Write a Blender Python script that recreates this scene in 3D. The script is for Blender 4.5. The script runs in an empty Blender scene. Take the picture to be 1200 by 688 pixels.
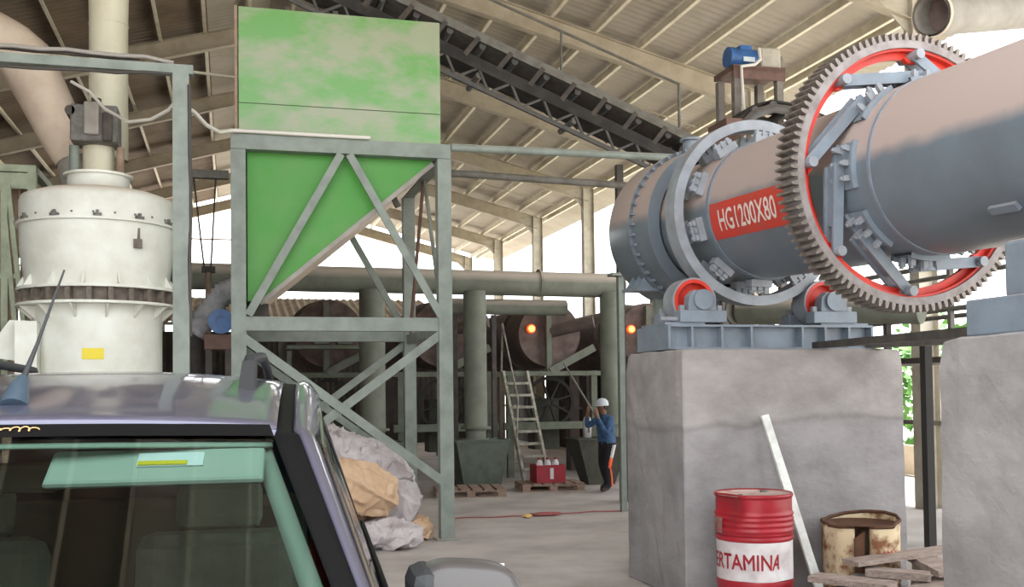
import bpy, bmesh, math, random
from mathutils import Vector, Matrix, Euler
random.seed(7)
R_ = math.radians
PI = math.pi
sc = bpy.context.scene
col = sc.collection

# ---------------------------------------------------------------- camera, sky, exposure
cam_data = bpy.data.cameras.new('camera')
cam_data.sensor_fit = 'HORIZONTAL'
cam_data.sensor_width = 36.0
cam_data.lens = 36.0
cam_data.shift_y = 76.0 / 1200.0
cam_data.clip_start = 0.05
cam_data.clip_end = 500
cam = bpy.data.objects.new('camera', cam_data)
col.objects.link(cam)
cam.location = (0, 0, 1.66)
cam.rotation_mode = 'QUATERNION'
cam.rotation_quaternion = (Matrix.Rotation(R_(-15.4), 3, 'Z') @ Matrix.Rotation(PI / 2 + R_(1.8), 3, 'X') @ Matrix.Rotation(R_(-0.7), 3, 'Z')).to_quaternion()
sc.camera = cam

world = bpy.data.worlds.new('sky')
sc.world = world
world.use_nodes = True
bg = world.node_tree.nodes['Background']
bg.inputs[0].default_value = (0.95, 0.98, 1.0, 1)
bg.inputs[1].default_value = 3.4

sun_d = bpy.data.lights.new('sun', 'SUN')
sun_d.energy = 11.0
sun_d.angle = R_(1.5)
sun_d.color = (1.0, 0.97, 0.92)
sun = bpy.data.objects.new('sun', sun_d)
col.objects.link(sun)
sun.location = (20, 10, 30)
sun.rotation_euler = (0, R_(16), R_(48))   # high sun on the open right side of the hall

vs = sc.view_settings
vs.view_transform = 'Standard'
vs.look = 'None'
vs.gamma = 1.0
vs.use_curve_mapping = False
vs.exposure = 0.12

# ---------------------------------------------------------------- materials
M = {}
def rgb(r, g, b):
    f = lambda c: (c / 255 / 12.92) if c / 255 <= 0.04045 else ((c / 255 + 0.055) / 1.055) ** 2.4
    return (f(r), f(g), f(b), 1)

def mat(name, c, rough=0.6, metal=0.0, c2=None, scale=6.0, lo=0.4, hi=0.65, dust=None, dlo=0.2, dhi=0.6, bump=0.0, bscale=40.0, detail=5, spec=None, stretch=None, coat=0.0):
    m = bpy.data.materials.new(name)
    m.use_nodes = True
    nt = m.node_tree
    b = nt.nodes['Principled BSDF']
    b.inputs['Roughness'].default_value = rough
    b.inputs['Metallic'].default_value = metal
    if spec is not None:
        b.inputs['Specular IOR Level'].default_value = spec
    if coat:
        b.inputs['Coat Weight'].default_value = coat
        b.inputs['Coat Roughness'].default_value = 0.06
    b.inputs['Base Color'].default_value = c
    tc = nt.nodes.new('ShaderNodeTexCoord')
    src = tc.outputs['Object']
    if stretch:
        mp = nt.nodes.new('ShaderNodeMapping')
        mp.inputs['Scale'].default_value = stretch
        nt.links.new(src, mp.inputs[0])
        src = mp.outputs[0]
    out = None
    if c2 is not None:
        n = nt.nodes.new('ShaderNodeTexNoise')
        n.inputs['Scale'].default_value = scale
        n.inputs['Detail'].default_value = detail
        n.inputs['Roughness'].default_value = 0.6
        nt.links.new(src, n.inputs['Vector'])
        r = nt.nodes.new('ShaderNodeMapRange')
        r.inputs['From Min'].default_value = lo
        r.inputs['From Max'].default_value = hi
        nt.links.new(n.outputs['Fac'], r.inputs['Value'])
        mx = nt.nodes.new('ShaderNodeMix')
        mx.data_type = 'RGBA'
        mx.inputs['A'].default_value = c
        mx.inputs['B'].default_value = c2
        nt.links.new(r.outputs[0], mx.inputs['Factor'])
        out = mx.outputs['Result']
    if dust is not None:
        g = nt.nodes.new('ShaderNodeNewGeometry')
        s = nt.nodes.new('ShaderNodeSeparateXYZ')
        nt.links.new(g.outputs['Normal'], s.inputs[0])
        n2 = nt.nodes.new('ShaderNodeTexNoise')
        n2.inputs['Scale'].default_value = 5.0
        n2.inputs['Detail'].default_value = 4
        nt.links.new(tc.outputs['Object'], n2.inputs['Vector'])
        a = nt.nodes.new('ShaderNodeMath')
        a.operation = 'MULTIPLY_ADD'
        nt.links.new(n2.outputs['Fac'], a.inputs[0])
        a.inputs[1].default_value = 0.14
        nt.links.new(s.outputs['Z'], a.inputs[2])
        r2 = nt.nodes.new('ShaderNodeMapRange')
        r2.inputs['From Min'].default_value = dlo + 0.07
        r2.inputs['From Max'].default_value = dhi + 0.07
        nt.links.new(a.outputs[0], r2.inputs['Value'])
        mx2 = nt.nodes.new('ShaderNodeMix')
        mx2.data_type = 'RGBA'
        if out is not None:
            nt.links.new(out, mx2.inputs['A'])
        else:
            mx2.inputs['A'].default_value = c
        mx2.inputs['B'].default_value = dust
        nt.links.new(r2.outputs[0], mx2.inputs['Factor'])
        out = mx2.outputs['Result']
        mr = nt.nodes.new('ShaderNodeMix')
        mr.inputs['A'].default_value = rough
        mr.inputs['B'].default_value = 0.95
        nt.links.new(r2.outputs[0], mr.inputs['Factor'])
        nt.links.new(mr.outputs[0], b.inputs['Roughness'])
    if out is not None:
        nt.links.new(out, b.inputs['Base Color'])
    if bump:
        n3 = nt.nodes.new('ShaderNodeTexNoise')
        n3.inputs['Scale'].default_value = bscale
        n3.inputs['Detail'].default_value = 6
        nt.links.new(src, n3.inputs['Vector'])
        bp = nt.nodes.new('ShaderNodeBump')
        bp.inputs['Strength'].default_value = bump
        bp.inputs['Distance'].default_value = 0.02
        nt.links.new(n3.outputs['Fac'], bp.inputs['Height'])
        nt.links.new(bp.outputs[0], b.inputs['Normal'])
    M[name] = m
    return m

DUST = rgb(178, 165, 158)
mat('roof_sheet_shaded', rgb(124, 108, 92), 0.85, c2=rgb(104, 90, 76), scale=1.5)  # browner copy of roof_sheet; the left slope's shade is put into its colour
mat('roof_sheet', rgb(184, 176, 164), 0.8, c2=rgb(171, 162, 148), scale=1.5)
mat('roof_steel', rgb(178, 168, 150), 0.75, c2=rgb(162, 151, 132), scale=3)
mat('purlin_steel', rgb(222, 215, 196), 0.6, c2=rgb(206, 196, 176), scale=4)
mat('column_steel', rgb(196, 190, 176), 0.7, c2=rgb(170, 163, 148), scale=3)
mat('wall_sheet', rgb(66, 60, 54), 0.85, c2=rgb(50, 46, 42), scale=2)
mat('floor_concrete', rgb(188, 180, 175), 0.9, c2=rgb(152, 143, 138), scale=0.9, lo=0.38, hi=0.7, bump=0.25, bscale=14, detail=8)
mat('outside_ground', rgb(205, 198, 185), 0.95, c2=rgb(180, 172, 158), scale=0.4)
mat('block_concrete', rgb(166, 162, 161), 0.92, c2=rgb(136, 132, 131), scale=2.2, lo=0.35, hi=0.7, bump=0.35, bscale=18, detail=8, stretch=(1, 1, 1.6))
mat('frame_steel', rgb(132, 141, 133), 0.55, c2=rgb(114, 122, 115), scale=4, dust=DUST, dlo=0.6, dhi=0.95)
mat('green_paint', rgb(62, 140, 42), 0.5, c2=rgb(76, 140, 58), scale=2.5)
mat('green_dusty', rgb(94, 150, 74), 0.24, c2=rgb(142, 150, 122), scale=2.0, lo=0.40, hi=0.60, detail=4, stretch=(0.8, 1, 1.4))
mat('conveyor_steel', rgb(74, 74, 76), 0.6, c2=rgb(92, 88, 84), scale=5, dust=rgb(128, 120, 112), dlo=0.4, dhi=1.0)
mat('belt_rubber', rgb(40, 39, 39), 0.8, c2=rgb(62, 58, 55), scale=4)
mat('dryer_paint', rgb(112, 123, 133), 0.36, c2=rgb(104, 112, 120), scale=2.0, dust=rgb(176, 159, 153), dlo=-0.02, dhi=0.12)
mat('dryer_steel', rgb(128, 140, 152), 0.42, c2=rgb(116, 124, 134), scale=5, dust=rgb(170, 160, 160), dlo=0.5, dhi=0.9)
mat('tyre_steel', rgb(150, 156, 164), 0.4, c2=rgb(132, 136, 142), scale=5, dust=rgb(165, 155, 156), dlo=0.55, dhi=0.95)
mat('gear_steel', rgb(150, 143, 142), 0.5, 0.1, c2=rgb(124, 114, 111), scale=9)
mat('tooth_steel', rgb(150, 142, 136), 0.42, 0.35, c2=rgb(110, 98, 92), scale=14)
mat('red_paint', rgb(222, 62, 46), 0.45, c2=rgb(196, 50, 40), scale=5)
mat('banner_red', rgb(206, 62, 48), 0.5, c2=rgb(190, 72, 60), scale=6)
mat('white_letter', rgb(232, 222, 216), 0.6, c2=rgb(214, 196, 188), scale=20)
mat('mill_paint', rgb(222, 224, 216), 0.4, c2=rgb(208, 208, 197), scale=3, dust=rgb(214, 202, 186), dlo=0.45, dhi=0.9)
mat('mill_dark', rgb(92, 84, 76), 0.7, c2=rgb(120, 110, 100), scale=12)
mat('duct_cream', rgb(212, 208, 186), 0.55, c2=rgb(194, 188, 166), scale=3, stretch=(1, 1, 0.4))
mat('duct_tan', rgb(208, 192, 174), 0.7, c2=rgb(190, 172, 154), scale=3)
mat('duct_grey', rgb(122, 126, 114), 0.75, c2=rgb(106, 108, 98), scale=3, dust=rgb(196, 184, 172), dlo=0.05, dhi=0.6)
mat('duct_pale', rgb(156, 152, 144), 0.65, c2=rgb(136, 131, 124), scale=3)
mat('dark_hole', rgb(38, 30, 28), 0.9)
mat('bearing_grey', rgb(112, 110, 106), 0.6, c2=rgb(84, 82, 78), scale=10)
mat('rack_paint', rgb(172, 182, 158), 0.65, c2=rgb(150, 158, 136), scale=6)
mat('rack_rust', rgb(158, 136, 118), 0.8, c2=rgb(130, 108, 92), scale=8)
mat('yellow_print', rgb(226, 206, 44), 0.5)
mat('kiln_steel', rgb(84, 74, 70), 0.8, c2=rgb(104, 88, 82), scale=4, dust=rgb(120, 106, 98), dlo=0.3, dhi=0.9)
mat('kiln_end', rgb(122, 106, 100), 0.85, c2=rgb(96, 80, 76), scale=5)
mat('tub_green', rgb(92, 100, 90), 0.75, c2=rgb(78, 84, 76), scale=5)
mat('tub_dark', rgb(74, 74, 64), 0.8, c2=rgb(60, 60, 52), scale=5)
mat('beam_green', rgb(116, 122, 106), 0.75, c2=rgb(100, 104, 92), scale=5)
mat('ladder_steel', rgb(186, 182, 166), 0.7, c2=rgb(128, 124, 112), scale=8)
mat('wheel_dark', rgb(46, 44, 42), 0.8)
mat('pallet_wood', rgb(156, 132, 118), 0.9, c2=rgb(128, 106, 94), scale=9, stretch=(1, 8, 8))
mat('plank_wood', rgb(168, 152, 142), 0.92, c2=rgb(132, 116, 108), scale=7, stretch=(1, 7, 7), bump=0.3, bscale=12)
mat('white_board', rgb(224, 226, 222), 0.7, c2=rgb(200, 200, 194), scale=10)
mat('drum_red', rgb(168, 32, 46), 0.4, c2=rgb(150, 32, 42), scale=4)
mat('drum_white', rgb(216, 210, 210), 0.5, c2=rgb(196, 184, 184), scale=7)
mat('drum_lid', rgb(190, 166, 156), 0.85, c2=rgb(150, 92, 84), scale=4, lo=0.55, hi=0.75)
mat('dent_worn', rgb(140, 92, 86), 0.8, c2=rgb(160, 128, 120), scale=10)
mat('rust', rgb(98, 66, 46), 0.9, c2=rgb(76, 50, 36), scale=7)
mat('rusty_cream', rgb(206, 186, 152), 0.8, c2=rgb(128, 84, 56), scale=9, lo=0.45, hi=0.62)
mat('crate_red', rgb(158, 28, 46), 0.5, c2=rgb(140, 26, 40), scale=6)
mat('jug_white', rgb(206, 202, 204), 0.45)
mat('sack_white', rgb(200, 193, 194), 0.9, c2=rgb(176, 166, 167), scale=5, bump=0.4, bscale=30)
mat('sack_tan', rgb(206, 176, 146), 0.85, c2=rgb(190, 158, 126), scale=4, bump=0.3, bscale=20)
mat('sack_brown', rgb(138, 108, 92), 0.9, c2=rgb(118, 90, 78), scale=4)
mat('motor_blue', rgb(58, 104, 164), 0.4, c2=rgb(50, 88, 140), scale=8)
mat('motor_grey', rgb(176, 172, 160), 0.6, c2=rgb(158, 152, 140), scale=8)
mat('stand_brown', rgb(112, 84, 76), 0.7, c2=rgb(94, 72, 66), scale=8)
mat('stand_grey', rgb(128, 122, 116), 0.7, c2=rgb(108, 102, 98), scale=8)
mat('flex_grey', rgb(192, 190, 194), 0.7, c2=rgb(160, 158, 163), scale=8, bump=0.6, bscale=25)
mat('cable_grey', rgb(150, 146, 140), 0.7)
mat('cable_white', rgb(212, 208, 200), 0.6)
mat('cable_dark', rgb(66, 62, 58), 0.7)
mat('rope_red', rgb(158, 78, 78), 0.9, c2=rgb(150, 100, 96), scale=20)
mat('yellow_cloth', rgb(214, 178, 120), 0.9)
mat('leaf_green', rgb(96, 150, 60), 0.6, c2=rgb(60, 112, 40), scale=3)
mat('trunk_brown', rgb(96, 78, 60), 0.9)
mat('steel_dark', rgb(64, 60, 58), 0.75, c2=rgb(86, 78, 72), scale=6)
mat('steel_mid', rgb(118, 116, 110), 0.7, c2=rgb(98, 94, 88), scale=6)
mat('car_paint', rgb(104, 104, 124), 0.3, 0.55, coat=0.8)
mat('car_black', rgb(10, 10, 12), 0.6, spec=0.15)
mat('car_plastic', rgb(40, 42, 44), 0.55)
mat('antenna_blue', rgb(58, 74, 88), 0.4)
mat('car_trim', rgb(146, 164, 154), 0.8)
mat('visor', rgb(158, 174, 166), 0.85)
mat('seat_fabric', rgb(176, 180, 164), 0.9, c2=rgb(160, 164, 150), scale=8)
mat('seat_dark', rgb(100, 100, 92), 0.9)
mat('dash_black', rgb(22, 23, 24), 0.8)
mat('tyre_rubber', rgb(24, 24, 24), 0.85)
mat('chrome', rgb(196, 198, 204), 0.12, 1.0)
mat('mirror_grey', rgb(72, 69, 69), 0.35, 0.0, coat=0.3)
mat('sticker_white', rgb(206, 220, 226), 0.5)
mat('sticker_yellow', rgb(214, 196, 20), 0.5)
mat('script_orange', rgb(222, 176, 120), 0.5)
mat('skin', rgb(120, 84, 66), 0.6)
mat('shirt_blue', rgb(48, 74, 112), 0.85, c2=rgb(66, 98, 130), scale=14)
mat('trouser_black', rgb(26, 25, 28), 0.9)
mat('stripe_orange', rgb(232, 96, 56), 0.8)
mat('stripe_white', rgb(206, 200, 198), 0.8)
mat('cap_white', rgb(192, 198, 204), 0.8)
mat('hair_dark', rgb(22, 20, 20), 0.7)
mat('shoe', rgb(70, 56, 50), 0.8)
mat('clad_pale', rgb(200, 186, 168), 0.8, c2=rgb(176, 160, 142), scale=2)

def pour_line(m):
    # old pour joint and damp stain across the cast concrete, level in the block
    nt = m.node_tree; b = nt.nodes['Principled BSDF']
    prev = b.inputs['Base Color'].links[0].from_socket
    tc = nt.nodes.new('ShaderNodeTexCoord'); sx = nt.nodes.new('ShaderNodeSeparateXYZ')
    nt.links.new(tc.outputs['Object'], sx.inputs[0])
    n = nt.nodes.new('ShaderNodeTexNoise'); n.inputs['Scale'].default_value = 0.9; n.inputs['Detail'].default_value = 2
    nt.links.new(tc.outputs['Object'], n.inputs['Vector'])
    a = nt.nodes.new('ShaderNodeMath'); a.operation = 'MULTIPLY_ADD'
    nt.links.new(n.outputs['Fac'], a.inputs[0]); a.inputs[1].default_value = 0.6; nt.links.new(sx.outputs['Z'], a.inputs[2])
    r = nt.nodes.new('ShaderNodeValToRGB')
    e = r.color_ramp.elements
    e[0].position = 0.0; e[0].color = (0.80, 0.80, 0.82, 1); e[1].position = 1.0; e[1].color = (1.0, 0.975, 0.95, 1)
    for p, c in ((0.735, (0.84, 0.84, 0.86, 1)), (0.752, (0.68, 0.67, 0.67, 1)), (0.775, (0.96, 0.95, 0.94, 1))):
        x = e.new(p); x.color = c
    sc_ = nt.nodes.new('ShaderNodeMath'); sc_.operation = 'MULTIPLY'; sc_.inputs[1].default_value = 0.47
    nt.links.new(a.outputs[0], sc_.inputs[0]); nt.links.new(sc_.outputs[0], r.inputs[0])
    mx = nt.nodes.new('ShaderNodeMix'); mx.data_type = 'RGBA'; mx.blend_type = 'MULTIPLY'; mx.inputs['Factor'].default_value = 1
    nt.links.new(prev, mx.inputs['A']); nt.links.new(r.outputs[0], mx.inputs['B'])
    nt.links.new(mx.outputs['Result'], b.inputs['Base Color'])
M['block_joint'] = M['block_concrete'].copy(); M['block_joint'].name = 'block_joint'
pour_line(M['block_joint'])

def glass_mat(name, tint, rough=0.02):
    m = bpy.data.materials.new(name)
    m.use_nodes = True
    nt = m.node_tree
    nt.nodes.remove(nt.nodes['Principled BSDF'])
    out = nt.nodes['Material Output']
    tr = nt.nodes.new('ShaderNodeBsdfTransparent')
    tr.inputs[0].default_value = tint
    gl = nt.nodes.new('ShaderNodeBsdfGlossy')
    gl.inputs['Roughness'].default_value = rough
    fr = nt.nodes.new('ShaderNodeFresnel')
    fr.inputs[0].default_value = 1.5
    mx = nt.nodes.new('ShaderNodeMixShader')
    nt.links.new(fr.outputs[0], mx.inputs[0])
    nt.links.new(tr.outputs[0], mx.inputs[1])
    nt.links.new(gl.outputs[0], mx.inputs[2])
    nt.links.new(mx.outputs[0], out.inputs[0])
    M[name] = m
glass_mat('windscreen_glass', (0.70, 0.83, 0.77, 1))
glass_mat('side_glass', (0.42, 0.46, 0.45, 1))

def emit_mat(name, c, s):
    m = bpy.data.materials.new(name)
    m.use_nodes = True
    b = m.node_tree.nodes['Principled BSDF']
    b.inputs['Base Color'].default_value = c
    b.inputs['Emission Color'].default_value = c
    b.inputs['Emission Strength'].default_value = s
    M[name] = m
emit_mat('fire_glow', (1.0, 0.32, 0.06, 1), 5.0)
emit_mat('fire_rim', (0.85, 0.10, 0.02, 1), 1.2)

# ---------------------------------------------------------------- mesh helpers
def frame_of(d, up=(0, 0, 1)):
    d = Vector(d).normalized()
    u = Vector(up)
    if abs(d.dot(u)) > 0.999:
        u = Vector((0, 1, 0))
    s = d.cross(u).normalized()
    u = s.cross(d).normalized()
    return d, s, u

class MB:
    def __init__(self):
        self.v = []; self.f = []; self.s = []; self.mi = []; self.cur = 0
    def add(self, vs_, fs, smooth=False):
        o = len(self.v)
        self.v += [tuple(p) for p in vs_]
        for f in fs:
            self.f.append([i + o for i in f]); self.s.append(smooth); self.mi.append(self.cur)
        return self
    def box(self, c, s, rot=None):
        hx, hy, hz = s[0] / 2, s[1] / 2, s[2] / 2
        p = [Vector((x, y, z)) for x in (-hx, hx) for y in (-hy, hy) for z in (-hz, hz)]
        if rot is not None:
            Rm = Euler(rot).to_matrix() if not isinstance(rot, Matrix) else rot
            p = [Rm @ q for q in p]
        p = [q + Vector(c) for q in p]
        return self.add(p, [(0, 1, 3, 2), (4, 6, 7, 5), (0, 4, 5, 1), (2, 3, 7, 6), (0, 2, 6, 4), (1, 5, 7, 3)])
    def span(self, a, b):
        return self.box([(a[i] + b[i]) / 2 for i in range(3)], [abs(b[i] - a[i]) for i in range(3)])
    def bar(self, p0, p1, w, h, up=(0, 0, 1)):
        p0 = Vector(p0); p1 = Vector(p1)
        d, s, u = frame_of(p1 - p0, up)
        q = []
        for p in (p0, p1):
            for a, b in ((-1, -1), (1, -1), (1, 1), (-1, 1)):
                q.append(p + s * (a * w / 2) + u * (b * h / 2))
        return self.add(q, [(3, 2, 1, 0), (4, 5, 6, 7), (0, 1, 5, 4), (1, 2, 6, 5), (2, 3, 7, 6), (3, 0, 4, 7)])
    def ibeam(self, p0, p1, w, h, t=0.015, up=(0, 0, 1)):
        d, s, u = frame_of(Vector(p1) - Vector(p0), up)
        for k in (1, -1):
            o = u * (k * (h - t) / 2)
            self.bar(Vector(p0) + o, Vector(p1) + o, w, t, up)
        return self.bar(p0, p1, t, h - 2 * t, up)
    def path(self, pts, r, n=10, caps=True, closed=False):
        pts = [Vector(p) for p in pts]
        rs = r if isinstance(r, (list, tuple)) else [r] * len(pts)
        rings = []
        pu = None
        for i, p in enumerate(pts):
            if i == 0: d = pts[1] - p
            elif i == len(pts) - 1: d = p - pts[i - 1]
            else: d = (pts[i + 1] - p).normalized() + (p - pts[i - 1]).normalized()
            d = d.normalized()
            if pu is None:
                _, s, u = frame_of(d)
            else:
                s = d.cross(pu)
                s = s.normalized() if s.length > 1e-5 else frame_of(d)[1]
                u = s.cross(d).normalized()
            pu = u
            rings.append([p + s * math.cos(2 * PI * k / n) * rs[i] + u * math.sin(2 * PI * k / n) * rs[i] for k in range(n)])
        vs_ = [q for r_ in rings for q in r_]
        fs = []
        for i in range(len(pts) - 1):
            for k in range(n):
                fs.append((i * n + k, i * n + (k + 1) % n, (i + 1) * n + (k + 1) % n, (i + 1) * n + k))
        self.add(vs_, fs, True)
        if caps:
            self.add(rings[0], [tuple(range(n))[::-1]])
            self.add(rings[-1], [tuple(range(n))])
        return self
    def tube(self, p0, p1, r, n=16, caps=True):
        return self.path([p0, p1], r, n, caps)
    def lathe(self, prof, n=48, o=(0, 0, 0), axis='Z', a0=0.0, a1=2 * PI, smooth=True, close=False):
        full = abs(a1 - a0 - 2 * PI) < 1e-6
        m = n if full else n + 1
        o = Vector(o)
        vs_ = []
        for r, z in prof:
            for k in range(m):
                a = a0 + (a1 - a0) * k / n
                c, s = r * math.cos(a), r * math.sin(a)
                if axis == 'Z': q = (c, s, z)
                elif axis == 'Y': q = (c, z, s)
                else: q = (z, c, s)
                vs_.append(o + Vector(q))
        fs = []
        L = len(prof)
        rng = range(L) if close else range(L - 1)
        for i in rng:
            j = (i + 1) % L
            for k in range(n):
                k2 = (k + 1) % m
                fs.append((i * m + k, i * m + k2, j * m + k2, j * m + k))
        return self.add(vs_, fs, smooth)
    def ring(self, r0, r1, y0, y1, n=64, o=(0, 0, 0), axis='Y', **k):
        # closed rectangular section; own verts per side so edges stay crisp
        for a, b in (((r1, y0), (r1, y1)), ((r1, y1), (r0, y1)), ((r0, y1), (r0, y0)), ((r0, y0), (r1, y0))):
            self.lathe([a, b], n, o, axis, **k)
        return self
    def disc(self, r, y, n=48, o=(0, 0, 0), axis='Y'):
        return self.lathe([(0.0001, y), (r, y)], n, o, axis)
    def cyl(self, r, y0, y1, n=24, o=(0, 0, 0), axis='Y'):
        self.lathe([(r, y0), (r, y1)], n, o, axis)
        self.disc(r, y0, n, o, axis)
        return self.disc(r, y1, n, o, axis)
    def prism(self, pts, d):
        # planar polygon pts extruded by vector d
        n = len(pts); d = Vector(d)
        a = [Vector(p) for p in pts]; b = [p + d for p in a]
        return self.add(a + b, [tuple(range(n))[::-1], tuple(range(n, 2 * n))] + [(i, (i + 1) % n, n + (i + 1) % n, n + i) for i in range(n)])
    def grid(self, fn, nu, nv, smooth=True):
        vs_ = [fn(i / nu, j / nv) for j in range(nv + 1) for i in range(nu + 1)]
        fs = [(j * (nu + 1) + i, j * (nu + 1) + i + 1, (j + 1) * (nu + 1) + i + 1, (j + 1) * (nu + 1) + i) for j in range(nv) for i in range(nu)]
        return self.add(vs_, fs, smooth)
    def ico(self, c, r, sub=2, jitter=0.0, scale=(1, 1, 1), seed=0):
        bm = bmesh.new()
        bmesh.ops.create_icosphere(bm, subdivisions=sub, radius=1)
        rd = random.Random(seed)
        vs_ = []
        for v in bm.verts:
            k = 1 + rd.uniform(-jitter, jitter)
            vs_.append(Vector(c) + Vector((v.co.x * scale[0], v.co.y * scale[1], v.co.z * scale[2])) * r * k)
        fs = [[v.index for v in f.verts] for f in bm.faces]
        bm.free()
        return self.add(vs_, fs, True)
    def mesh(self, name, mats):
        me = bpy.data.meshes.new(name)
        me.from_pydata(self.v, [], self.f)
        me.polygons.foreach_set('use_smooth', self.s)
        if not isinstance(mats, (list, tuple)): mats = [mats]
        for m in mats: me.materials.append(M[m])
        me.polygons.foreach_set('material_index', self.mi)
        me.validate()
        bm = bmesh.new(); bm.from_mesh(me)
        bmesh.ops.recalc_face_normals(bm, faces=bm.faces[:])
        bm.to_mesh(me); bm.free()
        me.update()
        return me
    def build(self, name, mats, parent=None, bevel=0.0, solid=0.0):
        o = bpy.data.objects.new(name, self.mesh(name, mats))
        col.objects.link(o)
        if parent is not None: attach(o, parent)
        if solid:
            md = o.modifiers.new('thick', 'SOLIDIFY'); md.thickness = solid; md.offset = 0
        if bevel:
            md = o.modifiers.new('bevel', 'BEVEL'); md.width = bevel; md.segments = 2; md.limit_method = 'ANGLE'
        return o

INV = {}
def attach(o, p):
    o.parent = p
    if p.name in INV: o.matrix_parent_inverse = INV[p.name]

def tag(o, label, cat, group=None):
    o['label'] = label; o['category'] = cat
    if group: o['group'] = group
    return o

def struct(o, label=None):
    o['kind'] = 'structure'
    if label: o['label'] = label
    return o

def thing(name, label, cat, loc=(0, 0, 0), rot=(0, 0, 0), group=None, local=False):
    # local=False: parts are modelled in world coordinates; local=True: in the thing's own frame
    o = bpy.data.objects.new(name, None)
    o.empty_display_size = 0.1
    col.objects.link(o)
    o.location = loc; o.rotation_euler = rot
    if not local: INV[o.name] = (Matrix.Translation(loc) @ Euler(rot).to_matrix().to_4x4()).inverted()
    if label: tag(o, label, cat, group)
    return o

def children(o): return [c for c in col.objects if c.parent == o]
def copy_tree(o, parent=None):
    c = o.copy(); col.objects.link(c)
    if parent is not None: c.parent = parent
    for ch in children(o): copy_tree(ch, c)
    return c

def share(proto, parent, Mx):
    # another copy of a small piece, sharing mesh data
    c = proto.copy(); col.objects.link(c)
    c.parent = parent; c.matrix_basis = Mx
    return c

# ================================================================ SETTING
g = MB().add([(-90, -60, -0.03), (120, -60, -0.03), (120, 160, -0.03), (-90, 160, -0.03)], [(0, 1, 2, 3)]).build('ground', 'outside_ground')
struct(g, 'pale open ground outside the hall')
fl = MB().span((-9, -14, -0.2), (10.5, 41, 0)).build('floor', 'floor_concrete')
struct(fl, 'dusty grey concrete floor of the hall')

# --- roof: corrugated sheets on purlins and rafters
RIDGE_X, RIDGE_Z, SL_R, SL_L = 0.78, 9.27, 0.26, 0.28
XW_R, XW_L = 9.1, -7.5
def roof_z(x): return RIDGE_Z - (x - RIDGE_X) * SL_R if x >= RIDGE_X else RIDGE_Z - (RIDGE_X - x) * SL_L
RAFT = [2.9, 7.4, 11.9, 16.38, 20.87, 25.35, 29.95, 34.7, 39.4]
ceiling = thing('ceiling', None, None)
struct(ceiling, 'tan corrugated roof on steel purlins and rafters')
def sheet(x0, x1, y0, y1, m):
    mb = MB()
    n = int((y1 - y0) / 0.045)
    def fn(u, v):
        x = x0 + (x1 - x0) * v
        y = y0 + (y1 - y0) * u
        return (x, y, roof_z(x) + 0.012 * math.cos(2 * PI * y / 0.18) + 0.02)
    mb.grid(fn, n, 1)
    return mb.build('roof_sheet', m, ceiling)
for i in range(len(RAFT) - 1):
    sheet(RIDGE_X, 10.3, RAFT[i], RAFT[i + 1], 'roof_sheet')
    sheet(-8.4, -0.4, RAFT[i], RAFT[i + 1], 'roof_sheet_shaded')
    sheet(-0.4, RIDGE_X, RAFT[i], RAFT[i + 1], 'roof_sheet')
def purlin(x, m='purlin_steel'):
    z = roof_z(x) - 0.075
    mb = MB()
    mb.bar((x, RAFT[0], z), (x, RAFT[-1], z), 0.012, 0.13)
    mb.bar((x + 0.03, RAFT[0], z - 0.065), (x + 0.03, RAFT[-1], z - 0.065), 0.065, 0.012)
    return mb.build('purlin', m, ceiling)
PX = [1.16, 1.97, 2.79, 3.60, 4.42, 5.24, 6.03, 6.85, 7.67, 8.5, 9.2, 9.4]
for x in PX: purlin(x)
for k in range(10): purlin(0.35 - 0.83 * k)
for Y in RAFT:
    mb = MB()
    for xa, xb in ((RIDGE_X, XW_R), (RIDGE_X, XW_L)):
        a = Vector((xa, Y, roof_z(xa) - 0.32)); b = Vector((xb, Y, roof_z(xb) - 0.32))
        mb.bar(a, b, 0.012, 0.34)
        d = Vector((0, 0, -0.17))
        mb.bar(a + d, b + d, 0.16, 0.014)
        mb.bar(a - d, b - d, 0.16, 0.014)
    mb.build('rafter', 'roof_steel', ceiling)
# thin tie rod across the roof bays
for Y in (18.6, 27.6):
    MB().tube((3.0, Y, roof_z(3.0) - 0.25), (9.0, Y, roof_z(9.0) - 0.25), 0.012, 6).build('tie_rod', 'roof_steel', ceiling)

def wsheet(p, q, z0, z1, name, m, parent, pitch=0.18):
    p = Vector(p); q = Vector(q); L = (q - p).length
    nrm = Vector((-(q - p).y, (q - p).x, 0)).normalized()
    def fn(u, v):
        w = p.lerp(q, u) + nrm * 0.015 * math.cos(2 * PI * u * L / pitch)
        return (w.x, w.y, z0 + (z1 - z0) * v)
    return MB().grid(fn, int(L / 0.045), 1).build(name, m, parent)
# --- right wall: open bays between columns
wr = thing('wall_right', None, None)
struct(wr, 'open right side of the hall between steel columns')
for Y in RAFT:
    zt = roof_z(XW_R) - 0.15
    mb = MB().ibeam((XW_R, Y, 0), (XW_R, Y, zt), 0.2, 0.3, up=(1, 0, 0))
    mb.prism([(XW_R - 0.15, Y - 0.01, zt), (XW_R - 0.6, Y - 0.01, zt - 0.08), (XW_R - 0.15, Y - 0.01, zt - 0.5)], (0, 0.02, 0))
    mb.build('column', 'column_steel', wr)
for z in (1.15, 2.25):
    MB().bar((XW_R + 0.12, 4, z), (XW_R + 0.12, 39, z), 0.05, 0.06).build('girt', 'steel_mid', wr)
for i in range(len(RAFT) - 1):
    if RAFT[i] > 16:
        wsheet((XW_R + 0.2, RAFT[i], 0), (XW_R + 0.2, RAFT[i + 1], 0), 0, 3.3, 'wall_sheet', 'wall_sheet', wr)
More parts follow.
